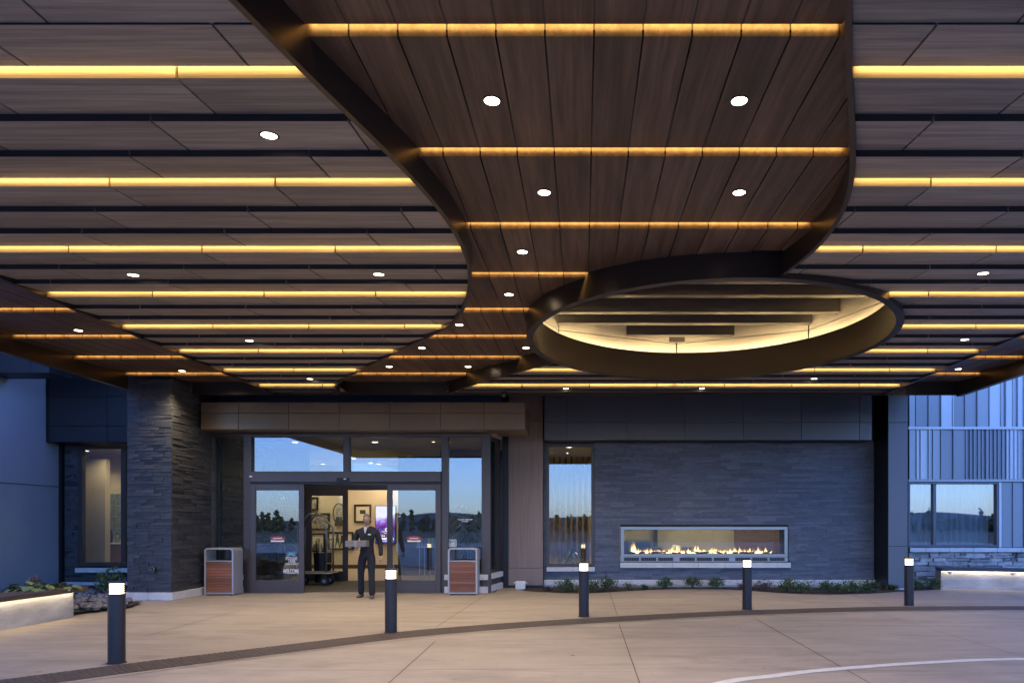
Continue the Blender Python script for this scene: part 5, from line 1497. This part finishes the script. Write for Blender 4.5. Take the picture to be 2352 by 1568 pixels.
# broad-leaved plants in the left planter
def broad(x, y, z, r, h, m_, label, seed, n=26, ls=.16, group=None):
    rr = random.Random(seed); e = empty('broad_leaved_plant', (x, y, z), label, 'plant', group)
    st = MB(); lv = MB()
    for k in range(n):
        a = rr.uniform(0,2*PI); q_ = math.sqrt(rr.random()); bx_, by_, bz_ = r*q_*math.cos(a), r*q_*math.sin(a), h*rr.uniform(.55,1)*(1-.45*q_)
        st.tube([(0,0,0),(bx_*.6,by_*.6,bz_*.8),(bx_,by_,bz_)], [.005,.004,.003], 5)
        d = Vector((math.cos(a),math.sin(a),rr.uniform(-.5,.1))).normalized(); s = Vector((-d.y,d.x,rr.uniform(-.2,.2))).normalized(); u_ = d.cross(s); l = ls*rr.uniform(.7,1.2); c = Vector((bx_,by_,bz_))
        prof = [(0,.06),(.15,.36),(.4,.46),(.7,.32),(1,.02)]; vs = []
        for t, w in prof: vs += [c+d*l*t+s*l*w-u_*l*.25*t*t, c+d*l*t-u_*l*(.25*t*t+.05), c+d*l*t-s*l*w-u_*l*.25*t*t]
        for i in range(4): lv.add(vs[3*i:3*i+6], [(0,3,4,1),(1,4,5,2)]) if i == 0 else lv.add(vs[3*i:3*i+6], [(0,3,4,1),(1,4,5,2)])
    st.build('stalk', M['stem'], e, True); lv.build('foliage', m_, e, True)
for i, (u, v, d) in enumerate(((52,1342,11.2),(80,1345,10.9),(112,1340,11.5),(135,1344,11.3))):
    p_ = P(u, v, d); broad(p_.x, p_.y, .40, .24, .26, M['leaf_h'], 'bright green broad-leaved plant ' + ('farthest from the river rocks', 'second from the purple plant', 'next to the purple plant', 'nearest the river rocks')[i] + ' in the left planter', 300+i, 22, .15, 'broad-leaved plants in the left planter')
p_ = P(82, 1330, 11.8); shrub(p_.x, p_.y, .10, .36, M['leaf_p'], 'small dark purple plant among the broad-leaved plants', 310, 110, .045, z0=.38)
p_ = P(258, 1340, 14.2); shrub(p_.x, p_.y, .26, .62, M['leaf'], 'dark shrub under the narrow left window', 311, 260, .07, z0=.10)
p_ = P(232, 1340, 14.6); shrub(p_.x, p_.y, .14, .50, M['leaf_y'], 'thin light green sprig under the narrow left window', 312, 60, .06, z0=.10)
# river rocks by the column
rk = MB(); rr = random.Random(99)
for k in range(520):
    x = rr.uniform(-11.6,-8.5); y = rr.uniform(11.9,15.2)
    if x > -9.35 and y > 13.25: continue
    if x > -9.0 + .0 and y < 11.75: continue
    s = rr.uniform(.035,.085); z = .07 + rr.uniform(0,.05)
    vs = []; nR = 6
    for (rz, rrad) in ((-.5,.55),(0,1),(.5,.6)):
        for i in range(nR):
            a = 2*PI*i/nR + rz; vs.append((x+s*rrad*math.cos(a)*rr.uniform(.8,1.2), y+s*rrad*math.sin(a)*rr.uniform(.8,1.2), z+s*rz*rr.uniform(.8,1.2)))
    rk.add(vs, [tuple(range(nR)), tuple(range(2*nR,3*nR))] + [(j*nR+i, j*nR+(i+1)%nR, (j+1)*nR+(i+1)%nR, (j+1)*nR+i) for j in range(2) for i in range(nR)])
ro_ = rk.build('river_rocks', M['rock']); tag(ro_, 'grey river rocks between the left planter and the stone column', 'rocks', kind='stuff')
# a few fallen leaves
for i, (u, v) in enumerate(((1316,1508),(1483,1423),(1650,1405),(1700,1445),(1040,1443),(1690,1412))):
    x, y = gp(u, v); mb = MB(); a = R.uniform(0,6)
    mb.add([(.035*math.cos(a),.035*math.sin(a),.004),(.018*math.cos(a+1.6),.018*math.sin(a+1.6),.010),(-.035*math.cos(a),-.035*math.sin(a),.003),(.018*math.cos(a-1.6),.018*math.sin(a-1.6),.009)], [(0,1,2),(0,2,3)])
    o = mb.build('fallen_leaf', M['leaf_y']); o.location = (x, y, .014); tag(o, 'yellow fallen leaf on the concrete', 'leaf', 'fallen leaves')
# ================================================================ person walking out of the doors
def skin(name, joints, edges, root, m_, parent, sub=2):
    me = bpy.data.meshes.new(name); bm = bmesh.new(); lay_ = bm.verts.layers.skin.verify()
    vm = {}
    for k, (co, r_) in joints.items():
        v = bm.verts.new(co); vm[k] = v
        v[lay_].radius = (r_, r_) if not isinstance(r_, tuple) else r_
        v[lay_].use_root = (k == root)
    for a, b in edges: bm.edges.new((vm[a], vm[b]))
    bm.to_mesh(me); bm.free(); me.materials.append(m_)
    o = bpy.data.objects.new(name, me); COL.objects.link(o); o.parent = parent
    s = o.modifiers.new('skin', 'SKIN'); s.use_smooth_shade = True; s.branch_smoothing = .3
    ss_ = o.modifiers.new('sub', 'SUBSURF'); ss_.levels = sub; ss_.render_levels = sub
    return o
M['skin'] = mat('skin', (.44,.27,.19), .55, 0, .08, (20,20,20)); M['cloth_j'] = mat('dark_jacket_cloth', (.017,.017,.020), .85, 0, .25, (40,40,40), bump=.02, bscale=(9,9,5)); M['cloth_t'] = mat('dark_trouser_cloth', (.014,.015,.021), .9, 0, .25, (50,50,50), bump=.025, bscale=(10,10,4))
M['shoe'] = mat('grey_shoe', (.09,.08,.075), .6); M['hair'] = mat('grey_hair', (.16,.135,.11), .7, 0, .4, (60,60,20))
px, py = -4.60, 14.55
man = empty('person', (px, py, .004), 'person in dark jacket and trousers walking out carrying a grey box', 'person')
# local axes: x to the right of the picture, -y towards the camera
J = {'pelvis': ((.01,0,.94), (.125,.10)), 'waist': ((.01,-.01,1.08), (.125,.095)), 'chest': ((.015,-.02,1.28), (.145,.105)), 'upchest': ((.015,-.015,1.40), (.12,.09)), 'neck': ((.015,-.02,1.50), .052), 'nape': ((.015,-.035,1.56), .050),
     'hipL': ((-.09,0,.90), .095), 'kneeL': ((-.115,-.03,.50), .060), 'ankL': ((-.125,.03,.10), .042), 'hipR': ((.105,-.01,.90), .095), 'kneeR': ((.155,-.17,.51), .060), 'ankR': ((.185,-.22,.10), .042),
     'shL': ((-.165,-.01,1.40), .066), 'elL': ((-.265,-.04,1.13), .048), 'wrL': ((-.20,-.24,1.03), .032),
     'shR': ((.195,-.01,1.40), .066), 'elR': ((.285,.03,1.13), .048), 'wrR': ((.315,-.05,.90), .032)}
E_body = [('pelvis','waist'),('waist','chest'),('chest','upchest'),('upchest','neck'),('neck','nape'),('pelvis','hipL'),('hipL','kneeL'),('kneeL','ankL'),('pelvis','hipR'),('hipR','kneeR'),('kneeR','ankR'),
          ('upchest','shL'),('shL','elL'),('elL','wrL'),('upchest','shR'),('shR','elR'),('elR','wrR')]
def thin(r_, k): return tuple(x*k for x in r_) if isinstance(r_, tuple) else r_*k
skin('body', {k: (c, thin(r_, 1.12 if k in ('neck','nape') else .70)) for k, (c, r_) in J.items()}, E_body, 'pelvis', M['skin'], man)
def scaled(keys, k, over=None):
    d = {q_: (J[q_][0], thin(J[q_][1], k)) for q_ in keys}
    if over: d.update(over)
    return d
skin('jacket', scaled(['waist','chest','upchest','shL','elL','wrL','shR','elR','wrR'], 1.16, {'hem': ((.01,0,.80), (.175,.135)), 'hip': ((.01,0,.93), (.165,.125)), 'upchest': ((.015,-.015,1.41), (.15,.105)), 'collar': ((.015,-.022,1.535), .075), 'shL': ((-.175,-.01,1.405), .082), 'shR': ((.205,-.01,1.405), .082), 'wrL': ((-.190,-.27,1.025), .046), 'wrR': ((.318,-.06,.875), .046)}),
     [('hem','hip'),('hip','waist'),('waist','chest'),('chest','upchest'),('upchest','collar'),('upchest','shL'),('shL','elL'),('elL','wrL'),('upchest','shR'),('shR','elR'),('elR','wrR')], 'chest', M['cloth_j'], man)
skin('trousers', scaled(['pelvis','hipL','kneeL','hipR','kneeR'], 1.18, {'ankL': ((-.125,.025,.045), .070), 'ankR': ((.185,-.218,.045), .070), 'wst': ((.01,0,1.06), (.13,.10))}),
     [('wst','pelvis'),('pelvis','hipL'),('hipL','kneeL'),('kneeL','ankL'),('pelvis','hipR'),('hipR','kneeR'),('kneeR','ankR')], 'pelvis', M['cloth_t'], man)
for nm_, (ax, ay), yaw in (('shoe', (-.125,.03), -.12), ('shoe', (.187,-.22), .16)):
    mb = MB(); secs = [(.075,.030,.07),(.05,.038,.085),(.0,.040,.085),(-.07,.044,.060),(-.13,.046,.046),(-.175,.036,.036),(-.195,.016,.022)]; vs = []; n_ = 10
    for yy_, w_, h_ in secs:
        for i in range(n_):
            a = 2*PI*i/n_; vs.append((w_*math.cos(a), yy_, max(0, h_/2 + h_/2*math.sin(a)*1.05)))
    fs = [tuple(range(n_)), tuple(range((len(secs)-1)*n_, len(secs)*n_))] + [(j*n_+i, j*n_+(i+1)%n_, (j+1)*n_+(i+1)%n_, (j+1)*n_+i) for j in range(len(secs)-1) for i in range(n_)]
    mb.add(vs, fs); o = mb.build(nm_, M['shoe'], man, True, True); o.location = (ax, ay, 0); o.rotation_euler = (0,0,yaw)
# head with nose, brow, ears; hair cap
def head_mesh(k=1.0, hair=False):
    mb = MB(); nu, nv = 20, 16; vs = []
    for j in range(nv+1):
        th = PI*j/nv
        for i in range(nu):
            ph = 2*PI*i/nu; x = math.sin(th)*math.cos(ph); y = math.sin(th)*math.sin(ph); z = math.cos(th)
            rx, ry, rz = .077, .097, .118
            X, Y, Z = x*rx, y*ry, z*rz
            if z < -.1: X *= 1 - .35*(-z-.1); Y *= 1 - .12*(-z-.1)
            if y < 0:
                if abs(x) < .22 and -.32 < z < .12: Y -= .020*(1-abs(x)/.22)*(1-abs(z+.18)/.32)          # nose
                if .08 < z < .28: Y -= .004
                if abs(z-.02) < .12 and .25 < abs(x) < .62: Y += .007                                       # eye sockets
                if abs(z+.50) < .07 and abs(x) < .35: Y += .004
                if -.95 < z < -.70 and abs(x) < .3: Y -= .008                                              # chin
            vs.append((X*k, Y*k, Z*k))
    fs = []
    for j in range(nv):
        for i in range(nu):
            q_ = (j*nu+i, j*nu+(i+1)%nu, (j+1)*nu+(i+1)%nu, (j+1)*nu+i)
            c = [sum(vs[w][t] for w in q_)/4 for t in range(3)]
            if hair and (c[2] < .045 and c[1] < .02 or c[2] < -.055 or (c[1] < -.05 and c[2] < .075)): continue
            fs.append(q_)
    mb.add(vs, fs); return mb
hd_ = head_mesh().build('head', M['skin'], man, True, True); hd_.location = (.015,-.045,1.652); hd_.rotation_euler = (.10, 0, .12)
hr_ = head_mesh(1.055, True).build('hair', M['hair'], man, True, True); hr_.location = hd_.location; hr_.rotation_euler = hd_.rotation_euler
M['eye'] = mat('dark_eye', (.02,.015,.012), .3); M['lip'] = mat('lip', (.30,.13,.11), .5)
for s in (-1,1):
    mb = MB(); mb.lathe((0,0), [(.001,-.008),(.006,-.005),(.0085,0),(.006,.005),(.001,.008)], 10); o = mb.build('eye', M['eye'], man, True, True); o.location = (.015+s*.030-.004, -.133, 1.655)
    mb = MB(); mb.lathe((0,0), [(.001,-.03),(.011,-.02),(.013,.008),(.010,.026),(.001,.032)], 8); o = mb.build('ear', M['skin'], man, True, True); o.location = (.015+s*.078, -.035, 1.645); o.scale = (.6,1,1)
box('mouth', M['lip'], man, -.012,.036,-.136,-.126,1.588,1.596, .002, True)
sh_ = MB(); sh_.add([(-.028,-.128,1.50),(.058,-.128,1.50),(.022,-.158,1.36),(.008,-.158,1.36)], [(0,1,2,3)]); sh_.build('shirt', mat('pale_shirt', (.45,.45,.47), .8), man, True)
box('badge', M['decal'] if 'decal' in M else M['white'], man, .075,.135,-.152,-.146,1.325,1.345, .002, True)
box('belt', mat('belt', (.012,.011,.010), .5), man, -.11,.13,-.112,-.104,.985,1.02, .004, True)
# hands: palm and five fingers each
def hand(wr, palm_dir, spread_dir, curl_dir, nm_):
    w_ = Vector(wr); d = Vector(palm_dir).normalized(); s = Vector(spread_dir).normalized(); c = Vector(curl_dir).normalized()
    Jn = {'w': (tuple(w_), .024), 'p': (tuple(w_+d*.05), (.036,.020)), 'q': (tuple(w_+d*.085), (.036,.016))}; Ed = [('w','p'),('p','q')]
    for i, (off, ln) in enumerate(((-.033,.062),(-.011,.074),(.012,.070),(.032,.055))):
        b = w_+d*.088+s*off; m1 = b+d*ln*.45+c*ln*.22; m2 = m1+d*ln*.18+c*ln*.42
        Jn.update({'a%d' % i: (tuple(b), .0095), 'b%d' % i: (tuple(m1), .0085), 'c%d' % i: (tuple(m2), .0070)}); Ed += [('q','a%d' % i),('a%d' % i,'b%d' % i),('b%d' % i,'c%d' % i)]
    t0 = w_+d*.035-s*.036; t1 = t0+d*.03-s*.022+c*.014; t2 = t1+d*.028+c*.018
    Jn.update({'t0': (tuple(t0), .012), 't1': (tuple(t1), .010), 't2': (tuple(t2), .008)}); Ed += [('p','t0'),('t0','t1'),('t1','t2')]
    skin(nm_, Jn, Ed, 'p', M['skin'], man, 1)
hand((-.185,-.275,1.022), (.85,-.45,.10), (.2,-.5,-.8), (.3,.1,.9), 'hand')
hand((.319,-.062,.885), (.03,-.22,-1), (.1,-1,.2), (-.9,-.2,.1), 'hand')
bxx = empty('carried_box', (px-.10, py-.25, 1.06), 'grey flat box held against the waist by the person', 'box')
o = box('carton', mat('pale_carton', (.20,.195,.19), .8, 0, .12, (6,6,6)), bxx, px-.34, px+.10, py-.36, py-.14, 1.085, 1.215, .008)
box('tape', mat('carton_tape', (.30,.27,.23), .5), bxx, px-.15, px-.10, py-.362, py-.1385, 1.083, 1.217)
